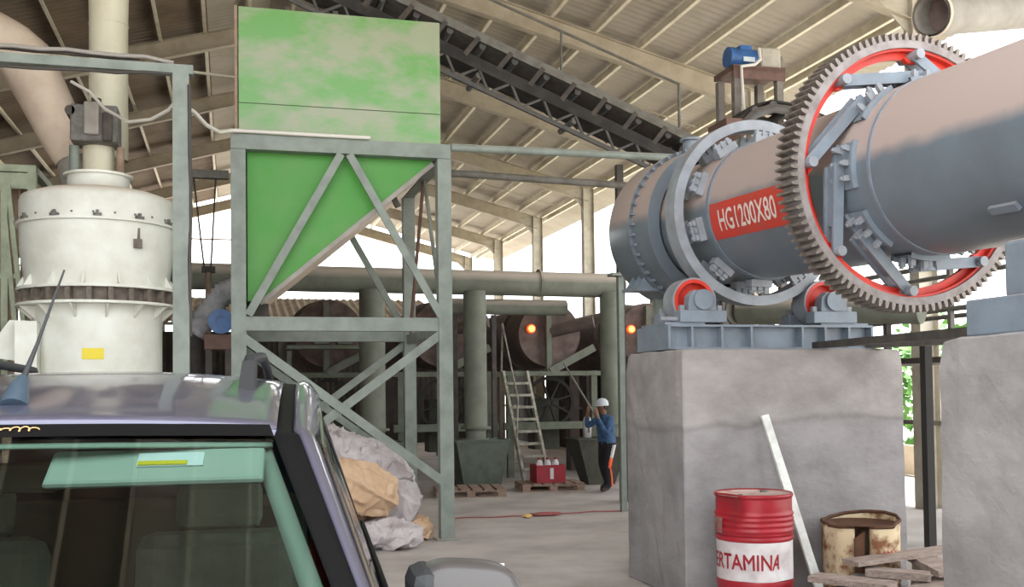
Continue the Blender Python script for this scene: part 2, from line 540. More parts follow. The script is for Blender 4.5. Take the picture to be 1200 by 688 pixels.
# --- left wall: closed dark sheeting with columns
wl = thing('wall_left', None, None)
struct(wl, 'dark corrugated left wall of the hall')
for i in range(len(RAFT) - 1):
    wsheet((XW_L - 0.2, RAFT[i], 0), (XW_L - 0.2, RAFT[i + 1], 0), 0, 6.8, 'wall_sheet', 'wall_sheet', wl)
for Y in RAFT:
    MB().ibeam((XW_L, Y, 0), (XW_L, Y, roof_z(XW_L) - 0.15), 0.2, 0.3, up=(1, 0, 0)).build('column', 'column_steel', wl)
# --- back wall: low dark sheeting, open above
wb = thing('wall_back', None, None)
struct(wb, 'low dark sheeting across the back of the hall')
for k in range(8):
    x0 = -7.5 + k * 2.0
    wsheet((x0, 33.0, 0), (x0 + 2.0, 33.0, 0), 0, 3.6, 'wall_sheet', 'wall_sheet', wb)
for x in (-6.0, -2.0, 2.0, 6.0):
    MB().box((x, 33.15, 1.9), (0.14, 0.14, 3.8)).build('post', 'column_steel', wb)
for z in (5.2, 6.3, 7.4):
    MB().bar((-7.4, 39.4, z), (3.5, 39.4, z), 0.05, 0.05).build('girt', 'column_steel', wb)

# ================================================================ HOPPER AND ITS FRAME
HX0, HX1, HY0, HY1 = 0.09, 2.335, 11.33, 13.69
fr = thing('hopper_frame', 'grey green steel support frame with crossed braces under the green hopper', 'frame', (1.2, 12.5, 0))
pw = 0.155
for x in (HX0, HX1):
    for y in (HY0, HY1):
        mb = MB().box((x, y, 2.14), (pw, pw, 4.28)).box((x, y, 0.008), (0.26, 0.26, 0.016))
        mb.build('post', 'frame_steel', fr)
for y in (HY0, HY1):
    MB().box(((HX0 + HX1) / 2, y, 4.365), (HX1 - HX0 + pw, pw, 0.16)).build('top_beam', 'frame_steel', fr)
    MB().box(((HX0 + HX1) / 2, y, 2.41), (HX1 - HX0 - pw, 0.12, 0.15)).build('middle_beam', 'frame_steel', fr)
    s = -1 if y == HY0 else 1
    yb = y + s * 0.065
    mx_ = (HX0 + HX1) / 2
    MB().bar((mx_ - 0.03, yb, 4.28), (HX0 + 0.1, yb, 2.5), 0.03, 0.085, up=(0, 0, 1)).build('brace', 'frame_steel', fr)
    MB().bar((mx_ + 0.06, yb, 4.28), (HX1 - 0.05, yb, 2.5), 0.03, 0.085).build('brace', 'frame_steel', fr)
    MB().bar((HX0 + 0.02, yb, 2.28), (HX1, yb, 0.62), 0.03, 0.095).build('brace', 'frame_steel', fr)
    MB().bar((HX1, yb - s * 0.035, 2.34), (HX0, yb - s * 0.035, 0.68), 0.03, 0.095).build('brace', 'frame_steel', fr)
for x in (HX0, HX1):
    MB().box((x, (HY0 + HY1) / 2, 4.365), (0.14, HY1 - HY0 - pw, 0.16)).build('top_beam', 'frame_steel', fr)
    MB().box((x, (HY0 + HY1) / 2, 2.36), (0.1, HY1 - HY0 - pw, 0.12)).build('middle_beam', 'frame_steel', fr)
    MB().bar((x, (HY0 + HY1) / 2 - 0.04, 4.28), (x, HY0 + 0.1, 2.45), 0.03, 0.075).build('brace', 'frame_steel', fr)
    MB().bar((x, (HY0 + HY1) / 2 + 0.04, 4.28), (x, HY1 - 0.1, 2.45), 0.03, 0.075).build('brace', 'stand_brown', fr)

hp = thing('feed_hopper', 'large green steel feed hopper with sloping bottom standing in grey frame', 'hopper', (1.2, 12.5, 4.4))
x0, x1, y0, y1 = 0.10, 2.305, 11.30, 13.6
# upper bin, sheet by sheet
MB().span((x0, y0, 4.445), (x1, y0 + 0.012, 4.79)).build('lower_sheet', 'green_dusty', hp)
MB().span((x0, y0 - 0.006, 4.797), (x1, y0 + 0.006, 5.84)).build('upper_sheet', 'green_dusty', hp)
MB().span((x0, y1 - 0.01, 4.445), (x1, y1, 5.84)).build('rear_sheet', 'green_dusty', hp)
MB().span((x0, y0 + 0.012, 4.445), (x0 + 0.01, y1 - 0.01, 5.84)).build('side_sheet', 'green_dusty', hp)
MB().span((x1 - 0.01, y0 + 0.012, 4.445), (x1, y1 - 0.01, 5.84)).build('side_sheet', 'green_dusty', hp)
MB().bar((x0 - 0.03, y0 + 0.03, 5.85), (x0 - 0.03, y0 + 0.03, 4.45), 0.03, 0.05).build('corner_strip', 'rack_rust', hp)
# wedge
wx0, wx1, wy0, wy1 = 0.175, 2.235, 11.42, 13.55
tri = lambda y: [(wx0, y, 4.44), (wx1, y, 4.44), (wx1, y, 4.27), (wx0 + 0.14, y, 2.66), (wx0, y, 2.66)]
MB().prism(tri(wy0), (0, 0.012, 0)).build('front_sheet', 'green_paint', hp)
MB().prism(tri(wy1), (0, 0.012, 0)).build('rear_sheet', 'green_paint', hp)
MB().span((wx0, wy0, 2.66), (wx0 + 0.01, wy1, 4.44)).build('side_sheet', 'green_paint', hp)
d = (Vector((wx0 + 0.14, 0, 2.66)) - Vector((wx1, 0, 4.27))).normalized()
MB().add([(wx1, wy0, 4.27), (wx1, wy1, 4.27), (wx0 + 0.14, wy1, 2.66), (wx0 + 0.14, wy0, 2.66)], [(0, 1, 2, 3)]).build('sloping_sheet', 'duct_tan', hp, solid=0.012)
MB().bar((wx1, wy0 - 0.01, 4.25), (wx0 + 0.14, wy0 - 0.01, 2.64), 0.04, 0.05).build('edge_flange', 'duct_pale', hp)
MB().bar((wx1 - 0.42, wy0 + 0.2, 3.89), (wx1 - 0.37, wy0 + 0.2, 3.78), 0.06, 0.06).build('lifting_lug', 'steel_dark', hp)
MB().box((wx0 + 0.11, 12.5, 2.56), (0.26, 1.6, 0.2)).build('outlet_chute', 'steel_dark', hp)

# rails running from the hopper frame to the dryer
for i, (p, q, r, lab) in enumerate((((2.42, 11.28, 4.42), (5.45, 11.28, 4.44), 0.045, 'grey steel pipe running level from hopper frame towards dryer hood'),
                                   ((2.42, 13.66, 4.66), (5.70, 13.4, 4.52), 0.05, 'lower brown steel pipe behind hopper frame sloping towards dryer hood'))):
    tag(MB().tube(p, q, r, 12).build('steel_pipe', 'frame_steel' if i == 0 else 'steel_mid'), lab, 'pipe')

# ================================================================ GRINDING MILL
MC = Vector((-1.33, 11.5, 0))
ml = thing('grinding_mill', 'white upright grinding mill with flanged round housing behind the car', 'mill', MC)
MB().lathe([(0.62, 0), (0.63, 0.5), (0.635, 2.58)], 64, MC).build('base_drum', 'mill_paint', ml)
MB().ring(0.60, 0.80, 2.575, 2.60, 64, MC, 'Z').build('lower_flange', 'mill_paint', ml)
MB().lathe([(0.70, 2.60), (0.70, 2.74)], 64, MC).build('dark_band', 'mill_dark', ml)
MB().ring(0.60, 0.79, 2.735, 2.765, 64, MC, 'Z').build('upper_flange', 'mill_paint', ml)
MB().lathe([(0.705, 2.765), (0.725, 2.95), (0.755, 3.15), (0.765, 3.40)], 64, MC).build('cone_housing', 'mill_paint', ml)
MB().ring(0.70, 0.80, 3.40, 3.425, 64, MC, 'Z').build('clamp_flange', 'mill_paint', ml)
MB().lathe([(0.765, 3.425), (0.765, 3.66), (0.745, 3.71), (0.60, 3.765), (0.42, 3.80)], 64, MC).build('top_housing', 'mill_paint', ml)
MB().lathe([(0.42, 3.79), (0.31, 3.83), (0.305, 3.95)], 48, MC).build('cap', 'mill_paint', ml)
MB().ring(0.12, 0.345, 3.95, 3.975, 48, MC, 'Z').build('cap_flange', 'mill_paint', ml)
MB().lathe([(0.155, 3.97), (0.16, 4.28)], 32, MC).build('neck', 'duct_cream', ml)
MB().tube(MC + Vector((-0.225, -0.1, 3.97)), MC + Vector((-0.225, -0.1, 4.26)), 0.05, 12).build('strut', 'frame_steel', ml)
MB().tube(MC + Vector((0.225, -0.1, 3.97)), MC + Vector((0.225, -0.1, 4.26)), 0.04, 12).build('strut', 'rack_rust', ml)
def around(n, r, z, off=0.0):
    for k in range(n):
        a = off + 2 * PI * k / n
        yield a, MC + Vector((r * math.cos(a), r * math.sin(a), z))
def ring_of(name, m, gen, shape):
    proto = None
    for a, p in gen:
        Mx = Matrix.Translation(p) @ Matrix.Rotation(a, 4, 'Z')
        if proto is None:
            proto = shape().build(name, m); attach(proto, ml); proto.matrix_basis = Mx
        else:
            share(proto, ml, Mx).matrix_parent_inverse = proto.matrix_parent_inverse
ring_of('rib', 'mill_dark', around(24, 0.735, 2.667), lambda: MB().box((0, 0, 0), (0.07, 0.05, 0.13)))
ring_of('gusset', 'mill_paint', around(14, 0.635, 2.57), lambda: MB().prism([(0, -0.01, 0), (0.15, -0.01, 0), (0, -0.01, -0.13)], (0, 0.02, 0)))
ring_of('foot_lug', 'mill_paint', around(14, 0.705, 2.765, 0.15), lambda: MB().prism([(0, -0.012, 0), (0.085, -0.012, 0), (0.01, -0.012, 0.13)], (0, 0.024, 0)))
ring_of('clamp_bolt', 'bearing_grey', around(12, 0.79, 3.43, 0.1), lambda: MB().box((-0.005, 0, 0.01), (0.045, 0.08, 0.03)).box((0, 0, 0.035), (0.025, 0.025, 0.04)))
ring_of('rim_bolt', 'mill_dark', around(24, 0.772, 3.52, 0.05), lambda: MB().box((-0.006, 0, -0.05), (0.015, 0.018, 0.018)))
# door handle and yellow plate facing the camera
def on_mill(ang, r, z): return MC + Vector((r * math.cos(ang), r * math.sin(ang), z))
a = R_(-90 + 36)
p = on_mill(a, 0.75, 3.24)
MB().bar(p + Vector((0, 0, 0.10)), p + Vector((0, 0, -0.03)), 0.04, 0.03).box(p + Vector((0, -0.02, -0.06)), (0.08, 0.06, 0.09)).build('door_latch', 'mill_dark', ml)
a0 = R_(-90 - 6.2 - 1); a1 = R_(-90 + 11)
MB().lathe([(0.64, 2.02), (0.64, 2.13)], 8, MC, a0=a0, a1=a1).build('warning_plate', 'yellow_print', ml)
MB().prism([(MC.x - 0.63, MC.y - 0.35, 2.42), (MC.x - 0.78, MC.y - 0.4, 2.42), (MC.x - 0.95, MC.y - 0.45, 2.15), (MC.x - 0.95, MC.y - 0.45, 2.05), (MC.x - 0.63, MC.y - 0.35, 2.0)], (0, 0.3, 0)).build('inlet_chute', 'mill_paint', ml)
MB().box((MC.x - 0.60, MC.y - 0.45, 1.7), (0.2, 0.25, 1.4)).build('side_door', 'mill_paint', ml)

# bearing housing on top of mill
bh = thing('bearing_housing', 'grey bearing housing bolted on top of the white mill neck', 'bearing', (MC.x, MC.y - 0.15, 4.26))
MB().box((MC.x - 0.01, MC.y - 0.12, 4.46), (0.46, 0.40, 0.38)).build('body', 'bearing_grey', bh, bevel=0.02)
MB().box((MC.x - 0.03, MC.y - 0.34, 4.50), (0.15, 0.06, 0.34)).build('cover', 'duct_pale', bh, bevel=0.02)
MB().box((MC.x + 0.12, MC.y - 0.33, 4.42), (0.10, 0.06, 0.30)).build('cover', 'steel_dark', bh, bevel=0.02)
MB().cyl(0.05, 4.65, 4.74, 16, (MC.x + 0.0, MC.y - 0.2, 0), 'Z').build('cap', 'steel_dark', bh)
MB().cyl(0.05, -0.2, 0.2, 16, (MC.x - 0.24, MC.y - 0.12, 4.58), 'Y').build('bolt', 'steel_dark', bh)

# vertical duct above the mill
vd = thing('vertical_duct', 'cream vertical duct rising to the roof above the white mill', 'duct', (MC.x + 0.03, 12.0, 4.3))
o = Vector((MC.x + 0.03 + 0.015, 12.0, 0))
MB().lathe([(0.205, 4.25), (0.205, 5.75)], 32, o).build('lower_section', 'duct_cream', vd)
MB().ring(0.2, 0.212, 5.75, 5.765, 32, o, 'Z').build('joint', 'duct_cream', vd)
MB().lathe([(0.205, 5.765), (0.21, 6.05), (0.24, 6.35)], 32, o).build('upper_section', 'duct_cream', vd)
MB().lathe([(0.24, 6.35), (0.26, 7.0), (0.26, 8.3)], 32, o).build('cone_section', 'duct_cream', vd)

# sloping duct with elbow
sd = thing('elbow_duct', 'dusty tan sloping duct with elbow left of the cream duct', 'duct', (-1.6, 12.2, 4.2))
MB().path([(-1.62, 12.15, 4.0), (-1.68, 12.15, 4.3)], 0.17, 24, False).build('tapered_end', 'duct_pale', sd)
MB().path([(-1.66, 12.15, 4.25), (-1.75, 12.2, 4.5), (-2.11, 12.3, 5.25), (-2.22, 12.32, 5.46)], [0.19, 0.25, 0.285, 0.285], 24, False).build('straight_section', 'duct_tan', sd)
pts = [(-2.20, 12.32, 5.42)]
for k in range(7):
    t = k / 6
    a = R_(62 + (168 - 62) * t)
    pts.append((-2.20 - 0.32 * math.sin(PI / 2 * t) * 1.2, 12.32, 5.45 + 0.22 * (1 - (1 - t) ** 2)))
pts.append((-4.2, 12.35, 5.62))
MB().path(pts, 0.285, 24, False).build('elbow', 'duct_tan', sd)
MB().path([(-2.05, 12.5, 5.2), (-1.62, 12.5, 4.3)], 0.03, 8).build('stay_bar', 'rack_rust', sd)

# ================================================================ PIPE RACK (left post and cross bar)
pr = thing('cable_gantry', 'grey green steel post with cross bar carrying cables before the mill', 'frame', (-0.436, 10, 0))
MB().box((-0.436, 10, 2.33), (0.145, 0.145, 4.66)).box((-0.436, 10, 0.01), (0.25, 0.25, 0.02)).build('post', 'frame_steel', pr)
MB().box((-2.2, 10, 4.70), (3.75, 0.12, 0.085)).build('cross_bar', 'frame_steel', pr)
MB().box((-4.0, 10, 2.33), (0.145, 0.145, 4.66)).build('post', 'frame_steel', pr)
def wavy(p, q, sag, n=14, seed=0, amp=0.01):
    rd = random.Random(seed); p = Vector(p); q = Vector(q)
    return [p.lerp(q, i / n) + Vector((0, rd.uniform(-amp, amp), -sag * 4 * (i / n) * (1 - i / n) + (rd.uniform(-amp, amp) if 0 < i < n else 0))) for i in range(n + 1)]
tag(MB().path(wavy((-3.9, 9.97, 4.775), (-0.75, 9.97, 4.80), -0.02, seed=1) + [Vector((-0.6, 9.97, 4.775)), Vector((-0.5, 9.97, 4.76))], 0.02, 8).build('electric_cable', 'cable_grey'), 'thick grey cable lying along top of the gantry cross bar', 'cable')
tag(MB().path(wavy((-3.9, 10.02, 4.765), (-0.8, 10.02, 4.775), -0.035, seed=2), 0.016, 8).build('electric_cable', 'cable_dark'), 'thin dark cable lying behind thick cable on gantry cross bar', 'cable')
tag(MB().path(wavy((-3.9, 9.93, 4.64), (-0.52, 9.93, 4.64), 0.03, seed=3), 0.016, 8).build('electric_cable', 'cable_dark'), 'dark cable sagging just under the gantry cross bar', 'cable')
tag(MB().path([(-0.35, 9.95, 4.32), (-0.32, 10.1, 4.34), (-0.22, 10.4, 4.30), (-0.10, 10.9, 4.36), (0.02, 11.2, 4.46), (0.12, 11.22, 4.468), (0.7, 11.22, 4.465), (1.5, 11.22, 4.465)], 0.022, 8).build('electric_cable', 'cable_white'), 'white cable looping from gantry post to the hopper frame top', 'cable')
tag(MB().path([(-0.36, 9.93, 4.55), (-0.355, 9.93, 3.9), (-0.35, 9.95, 3.4), (-0.36, 9.93, 2.9), (-0.355, 9.95, 2.2)], 0.018, 8).build('electric_cable', 'cable_dark'), 'dark cable hanging down right side of gantry post', 'cable')
tag(MB().path([(-1.55, 11.15, 4.86), (-1.35, 11.0, 4.72), (-1.2, 10.9, 4.53), (-0.95, 10.6, 4.34), (-0.72, 10.3, 4.30), (-0.55, 10.1, 4.35), (-0.50, 10.0, 4.38)], 0.017, 8).build('electric_cable', 'cable_white'), 'pale cable drooping from mill bearing to the gantry post', 'cable')
tag(MB().path(wavy((-6, 14.3, 6.45), (0.6, 14.3, 5.95), 0.06, seed=5, amp=0.004), 0.02, 8).build('electric_cable', 'purlin_steel'), 'pale wire strung high behind the ducts to the hopper', 'cable')

# ================================================================ STEEL RACK at far left
rk = thing('steel_rack', 'pale green steel rack with rusty panels left of the mill', 'rack', (-2.9, 13.0, 0))
for x, y in ((-2.16, 12.6), (-2.16, 14.4), (-4.4, 12.6), (-4.4, 14.4)):
    MB().box((x, y, 2.1), (0.09, 0.09, 4.2)).build('post', 'rack_paint', rk)
MB().bar((-4.4, 12.6, 4.24), (-2.115, 12.6, 4.24), 0.09, 0.08).build('top_rail', 'rack_paint', rk)
MB().bar((-4.4, 14.4, 4.24), (-2.115, 14.4, 4.24), 0.09, 0.08).build('top_rail', 'rack_paint', rk)
MB().bar((-2.16, 12.6, 4.24), (-2.16, 14.4, 4.24), 0.09, 0.08).build('top_rail', 'rack_paint', rk)
MB().box((-3.3, 12.6, 4.10), (2.2, 0.05, 0.18)).build('fascia', 'rack_paint', rk)
for x in (-2.27, -2.46, -2.65, -2.84, -3.03):
    MB().box((x, 13.0, 2.05), (0.17, 0.02, 4.1)).build('panel', 'rack_rust', rk)
MB().bar((-2.43, 12.5, 4.0), (-2.40, 12.4, 1.5), 0.06, 0.07, up=(1, 0, 0)).build('brace', 'rack_paint', rk)
MB().bar((-2.385, 12.46, 4.02), (-2.18, 12.4, 2.1), 0.04, 0.05, up=(1, 0, 0)).build('brace', 'rack_paint', rk)
MB().bar((-2.42, 12.46, 3.7), (-2.26, 12.4, 2.0), 0.04, 0.05, up=(1, 0, 0)).build('brace', 'rack_paint', rk)
MB().bar((-2.72, 12.5, 4.05), (-2.66, 12.5, 1.5), 0.07, 0.05, up=(1, 0, 0)).build('brace', 'rack_paint', rk)
MB().bar((-3.1, 12.5, 4.0), (-2.38, 12.5, 4.0), 0.04, 0.05).build('rail', 'rack_paint', rk)
MB().bar((-3.1, 12.45, 3.0), (-2.3, 12.45, 3.0), 0.04, 0.05).build('rail', 'rack_paint', rk)
for k in range(3):
    MB().box((-2.13, 12.95 + 0.35 * k, 3.6), (0.03, 0.2, 0.9)).build('side_slat', 'rack_paint', rk)
hose = [(-2.55 + 0.24 * math.cos(t * 0.5) , 11.3 + 0.02 * t, 2.12 + 0.26 * math.sin(t * 0.5)) for t in range(26)]
tag(MB().path(hose, 0.022, 8).build('coiled_hose', 'duct_pale'), 'pale coiled hose hanging at the left of the mill', 'hose')

# ================================================================ BLUE BLOWER MOTOR left of hopper
bm_ = thing('blower_motor', 'blue electric motor on brown stand left of the hopper frame', 'motor', (-0.12, 12.6, 0))
MB().cyl(0.125, 12.3, 12.75, 24, (-0.10, 0, 2.50)).build('housing', 'motor_blue', bm_)
MB().ring(0.06, 0.145, 12.27, 12.30, 24, (-0.10, 0, 2.50)).build('fan_cover', 'motor_blue', bm_)
for k in range(12):
    a = 2 * PI * k / 12
    MB().box((-0.10 + 0.13 * math.cos(a), 12.52, 2.50 + 0.13 * math.sin(a)), (0.012, 0.4, 0.03), (0, -a + PI / 2, 0)).build('cooling_fin', 'motor_blue', bm_)
MB().box((-0.13, 12.55, 2.265), (0.32, 0.5, 0.18)).build('base_box', 'stand_brown', bm_, bevel=0.01)
for x in (-0.24, -0.02):
    for y in (12.36, 12.74):
        MB().box((x, y, 1.09), (0.07, 0.07, 2.18)).build('leg', 'steel_dark', bm_)
fd = thing('flexible_duct', 'crumpled grey flexible duct bending up behind the blue motor', 'duct', (-0.3, 12.9, 2.3))
pts = []
for k in range(25):
    t = k / 24
    pts.append((-0.42 + 0.55 * t, 12.95, 2.38 + 0.62 * t + 0.12 * math.sin(t * PI)))
MB().path(pts, [0.135 + (0.022 if k % 2 else -0.008) for k in range(25)], 18).build('sleeve', 'flex_grey', fd)
MB().path([(-0.42, 12.95, 2.45), (-0.44, 12.95, 2.15), (-0.44, 12.95, 0.0)], 0.1, 14).build('lower_tube', 'steel_dark', fd)
hc = thing('chain_hoist', 'dark hanging chain hoist between gantry post and hopper', 'hoist', (-0.32, 12.9, 3.4))
MB().tube((-0.42, 12.9, 4.3), (-0.30, 12.9, 3.2), 0.012, 6).tube((-0.16, 12.9, 4.3), (-0.22, 12.9, 3.2), 0.012, 6).build('chain', 'steel_dark', hc)
MB().box((-0.25, 12.9, 3.17), (0.16, 0.1, 0.07)).build('block', 'steel_dark', hc)
MB().tube((-0.25, 12.9, 3.14), (-0.25, 12.9, 1.2), 0.035, 8).build('rod', 'rack_rust', hc)
MB().box((-0.28, 12.9, 4.33), (0.54, 0.1, 0.1)).build('rail', 'steel_mid', hc)

# ================================================================ INCLINED CONVEYOR
cv = thing('belt_conveyor', 'long dark inclined belt conveyor crossing under the roof behind hopper', 'conveyor', (4.6, 14.2, 5.9))
A0 = Vector((-0.2, 14.2, 8.12)); A1 = Vector((6.75, 14.2, 5.38))
dv = (A1 - A0).normalized(); uv = Vector((0, 1, 0)).cross(dv) * -1
uv = Vector((-dv.z, 0, dv.x));
if uv.z < 0: uv = -uv
L = (A1 - A0).length
def cpt(s, h, y=0.0): return A0 + dv * s + uv * h + Vector((0, y, 0))
for y in (-0.35, 0.35):
    MB().bar(cpt(0, -0.06, y), cpt(L, -0.06, y), 0.06, 0.12, up=uv).build('top_rail', 'steel_mid' if y < 0 else 'conveyor_steel', cv)
    MB().bar(cpt(0, -0.43 if y < 0 else -0.36, y), cpt(L, -0.43 if y < 0 else -0.36, y), 0.06, 0.16 if y < 0 else 0.06, up=uv).build('bottom_rail', 'belt_rubber', cv)
    if y < 0: MB().bar(cpt(0, -0.74, y), cpt(L - 0.6, -0.74, y), 0.05, 0.06, up=uv).build('lower_chord', 'conveyor_steel', cv)
n = 14
for k in range(n):
    s = 0.25 + k * (L - 0.4) / n
    for y in (-0.36, 0.35):
        MB().bar(cpt(s, -0.40, y), cpt(s + 0.10, -0.08, y), 0.07, 0.06, up=(0, 1, 0)).build('upright', 'steel_dark', cv)
    # lacing of lower truss
    e = s + (L - 0.4) / n
    if e < L - 0.6:
        MB().bar(cpt(s, -0.74, -0.35), cpt((s + e) / 2, -0.48, -0.35), 0.03, 0.035, up=(0, 1, 0)).build('lacing', 'conveyor_steel', cv)
        MB().bar(cpt((s + e) / 2, -0.48, -0.35), cpt(e, -0.74, -0.35), 0.03, 0.035, up=(0, 1, 0)).build('lacing', 'conveyor_steel', cv)
    MB().tube(cpt(s + 0.2, -0.14, -0.3), cpt(s + 0.2, -0.14, 0.3), 0.05, 10).build('idler_roller', 'conveyor_steel', cv)
    if k % 3 == 1:
        MB().tube(cpt(s + 0.3, -0.56, -0.33), cpt(s + 0.3, -0.56, 0.33), 0.05, 10).build('return_roller', 'steel_mid', cv)
MB().add([cpt(0, -0.08, -0.3), cpt(L, -0.08, -0.3), cpt(L, -0.08, 0.3), cpt(0, -0.08, 0.3)], [(0, 1, 2, 3)]).build('belt', 'stand_grey', cv, solid=0.02)
MB().add([cpt(0, -0.38, -0.3), cpt(L, -0.38, -0.3), cpt(L, -0.38, 0.3), cpt(0, -0.38, 0.3)], [(0, 1, 2, 3)]).build('return_belt', 'belt_rubber', cv, solid=0.02)
MB().tube(cpt(L - 0.05, -0.26, -0.3), cpt(L - 0.05, -0.26, 0.3), 0.17, 20).build('tail_pulley', 'belt_rubber', cv)
rl = [cpt(1.6, 1.02, 0.42), cpt(L - 0.55, 0.72, 0.42) + Vector((0.45, 0, 0.1))]
hr = [Vector((1.6, 14.6, 8.25)), Vector((6.78, 14.6, 6.42)), Vector((6.78, 14.6, 5.45))]
MB().path(hr, 0.025, 8).build('handrail', 'steel_mid', cv)
MB().tube((4.86, 14.6, 7.10), (4.84, 14.6, 6.1), 0.02, 8).build('handrail_post', 'steel_mid', cv)
for x, z in ((6.4, 5.3), (5.6, 5.0)):
    MB().box((x, 14.2, z / 2), (0.1, 0.1, z)).build('support_leg', 'steel_dark', cv)
sp = thing('screw_gearbox', 'bluish grey drive box of the conveyor above the hopper top', 'gearbox', (0.9, 13.9, 6.1))
MB().box((0.86, 12.9, 6.15), (0.52, 0.45, 0.40)).build('casing', 'dryer_steel', sp, bevel=0.02)
MB().box((1.16, 12.9, 6.15), (0.10, 0.40, 0.34)).build('end_plate', 'steel_dark', sp)
for x in (0.62, 1.14):
    MB().bar((x, 11.35, 5.87), (x, 13.55, 5.87), 0.06, 0.06).build('rail', 'steel_dark', sp)
MB().box((0.86, 12.9, 5.925), (0.5, 0.5, 0.06)).build('base', 'steel_dark', sp)

# ================================================================ ROTARY DRYER
DR = thing('rotary_dryer', 'grey blue rotary dryer drum with riding ring and big girth gear', 'dryer', (4.40, 8.0, 3.17), (R_(2.0), 0, R_(1.5)), local=True)
RS = 0.575
def build_local(mb, name, m, parent=None, **k): return mb.build(name, m, parent or DR, **k)
shell = build_local(MB().lathe([(RS, 0.9), (RS, -7.0)], 96, axis='Y').disc(RS, -7.0).disc(RS, 0.9), 'shell', 'dryer_paint')
for y in (-0.265, -2.40, -3.9, -5.4):
    MB().ring(RS - 0.01, RS + 0.008, y - 0.012, y + 0.012, 96).build('weld_seam', 'dryer_steel', shell)
# riding ring and its chocks
tyre = build_local(MB().ring(0.715, 0.80, -0.09, 0.09, 128), 'riding_ring', 'tyre_steel', bevel=0.008)
band = build_local(MB().ring(RS - 0.01, RS + 0.012, -0.24, 0.24, 96), 'ring_pad', 'dryer_paint')
chock = None
for k in range(10):
    a = R_(16 + 36 * k)
    for s in (-1, 1):
        Mx = Matrix.Rotation(-a, 4, 'Y') @ Matrix.Translation((0.655, s * 0.13, 0))
        if chock is None:
            mb = MB()
            for j in (-1, 0, 1):
                mb.box((-0.005, 0, j * 0.062), (0.05, 0.06, 0.045)).box((0.03, 0, j * 0.062), (0.03, 0.03, 0.025))
            mb.box((-0.04, 0, 0), (0.06, 0.10, 0.20)).box((0.01, -0.0, 0), (0.05, 0.02, 0.17))
            chock = mb.build('chock', 'tyre_steel'); chock.parent = DR; chock.matrix_basis = Mx
        else: share(chock, DR, Mx)
# second riding ring nearer the camera
t2 = build_local(MB().ring(0.70, 0.80, -5.29, -5.11, 128), 'riding_ring', 'tyre_steel')
build_local(MB().ring(RS - 0.01, 0.70, -5.42, -4.98, 96), 'ring_pad', 'dryer_steel')
# girth gear
GY = -2.03
gear = build_local(MB().ring(0.842, 0.895, GY - 0.07, GY + 0.13, 128), 'girth_gear', 'gear_steel')
build_local(MB().ring(0.78, 0.84, GY + 0.0, GY + 0.04, 128), 'gear_web', 'red_paint')
build_local(MB().ring(0.825, 0.8415, GY - 0.05, GY + 0.12, 128), 'gear_inner_rim', 'red_paint')
NT = 108
tooth = None
for k in range(NT):
    a = 2 * PI * k / NT
    Mx = Matrix.Rotation(-a, 4, 'Y')
    if tooth is None:
        z0, z1 = 0.0155, 0.007
        pr2 = [(0.892, GY - 0.07, -z0), (0.922, GY - 0.07, -z0 * 0.85), (0.943, GY - 0.07, -z1), (0.943, GY - 0.07, z1), (0.922, GY - 0.07, z0 * 0.85), (0.892, GY - 0.07, z0)]
        tooth = MB().prism(pr2, (0, 0.20, 0)).build('tooth', 'tooth_steel'); tooth.parent = gear
    else: share(tooth, gear, Mx)
# spring arms joining gear and shell
for k in range(8):
    a = R_(178 + 45 * k); b = a - R_(44)
    H = Vector((0.80 * math.cos(a), GY - 0.05, 0.80 * math.sin(a)))
    E_ = Vector((0.635 * math.cos(b), GY - 0.14, 0.635 * math.sin(b)))
    mid = H.lerp(E_, 0.5)
    rad = Vector((math.cos(a - R_(22)), 0, math.sin(a - R_(22))))
    arm = build_local(MB().bar(H, E_, 0.075, 0.02, up=(0, 1, 0)).bar(H + Vector((0, 0.10, 0)), E_ + Vector((0, 0.10, 0)), 0.075, 0.02, up=(0, 1, 0)).bar(H.lerp(E_, 0.3) + Vector((0, 0.05, 0)), E_ + Vector((0, 0.05, 0)), 0.03, 0.09, up=(0, 1, 0)), 'spring_arm', 'dryer_steel')
    MB().cyl(0.034, GY - 0.11, GY + 0.10, 16, (H.x, 0, H.z)).build('pin', 'tyre_steel', arm)
    build_local(MB().prism([(0.785 * math.cos(a + R_(5)), GY - 0.02, 0.785 * math.sin(a + R_(5))), (0.785 * math.cos(a - R_(5)), GY - 0.02, 0.785 * math.sin(a - R_(5))), (0.755 * math.cos(a - R_(2.5)), GY - 0.02, 0.755 * math.sin(a - R_(2.5))), (0.755 * math.cos(a + R_(2.5)), GY - 0.02, 0.755 * math.sin(a + R_(2.5)))], (0, 0.04, 0)), 'lug', 'red_paint')
    # clamp plate on shell
    c0 = b - R_(14); c1 = b + R_(16)
    pad = build_local(MB().lathe([(RS, GY - 0.24), (RS + 0.035, GY - 0.24), (RS + 0.035, GY - 0.215), (RS + 0.015, GY - 0.215), (RS + 0.015, GY - 0.06), (RS + 0.04, GY - 0.06), (RS + 0.04, GY - 0.03), (RS, GY - 0.03)], 8, axis='Y', a0=c0, a1=c1, smooth=False), 'clamp_plate', 'dryer_steel')
    for j in (-1, 0, 1):
        cj = b + R_(9 * j)
        for yy in (GY - 0.19, GY - 0.09):
            Mx = Matrix.Rotation(-cj, 4, 'Y') @ Matrix.Translation((RS + 0.045, yy, 0))
            if k == 0 and j == -1 and yy < GY - 0.1:
                bolt = MB().box((0, 0, 0), (0.06, 0.035, 0.035)).box((0.035, 0, 0), (0.02, 0.02, 0.02)).build('bolt', 'tyre_steel'); bolt.parent = pad; bolt.matrix_basis = Mx
            else: share(bolt, pad, Mx)
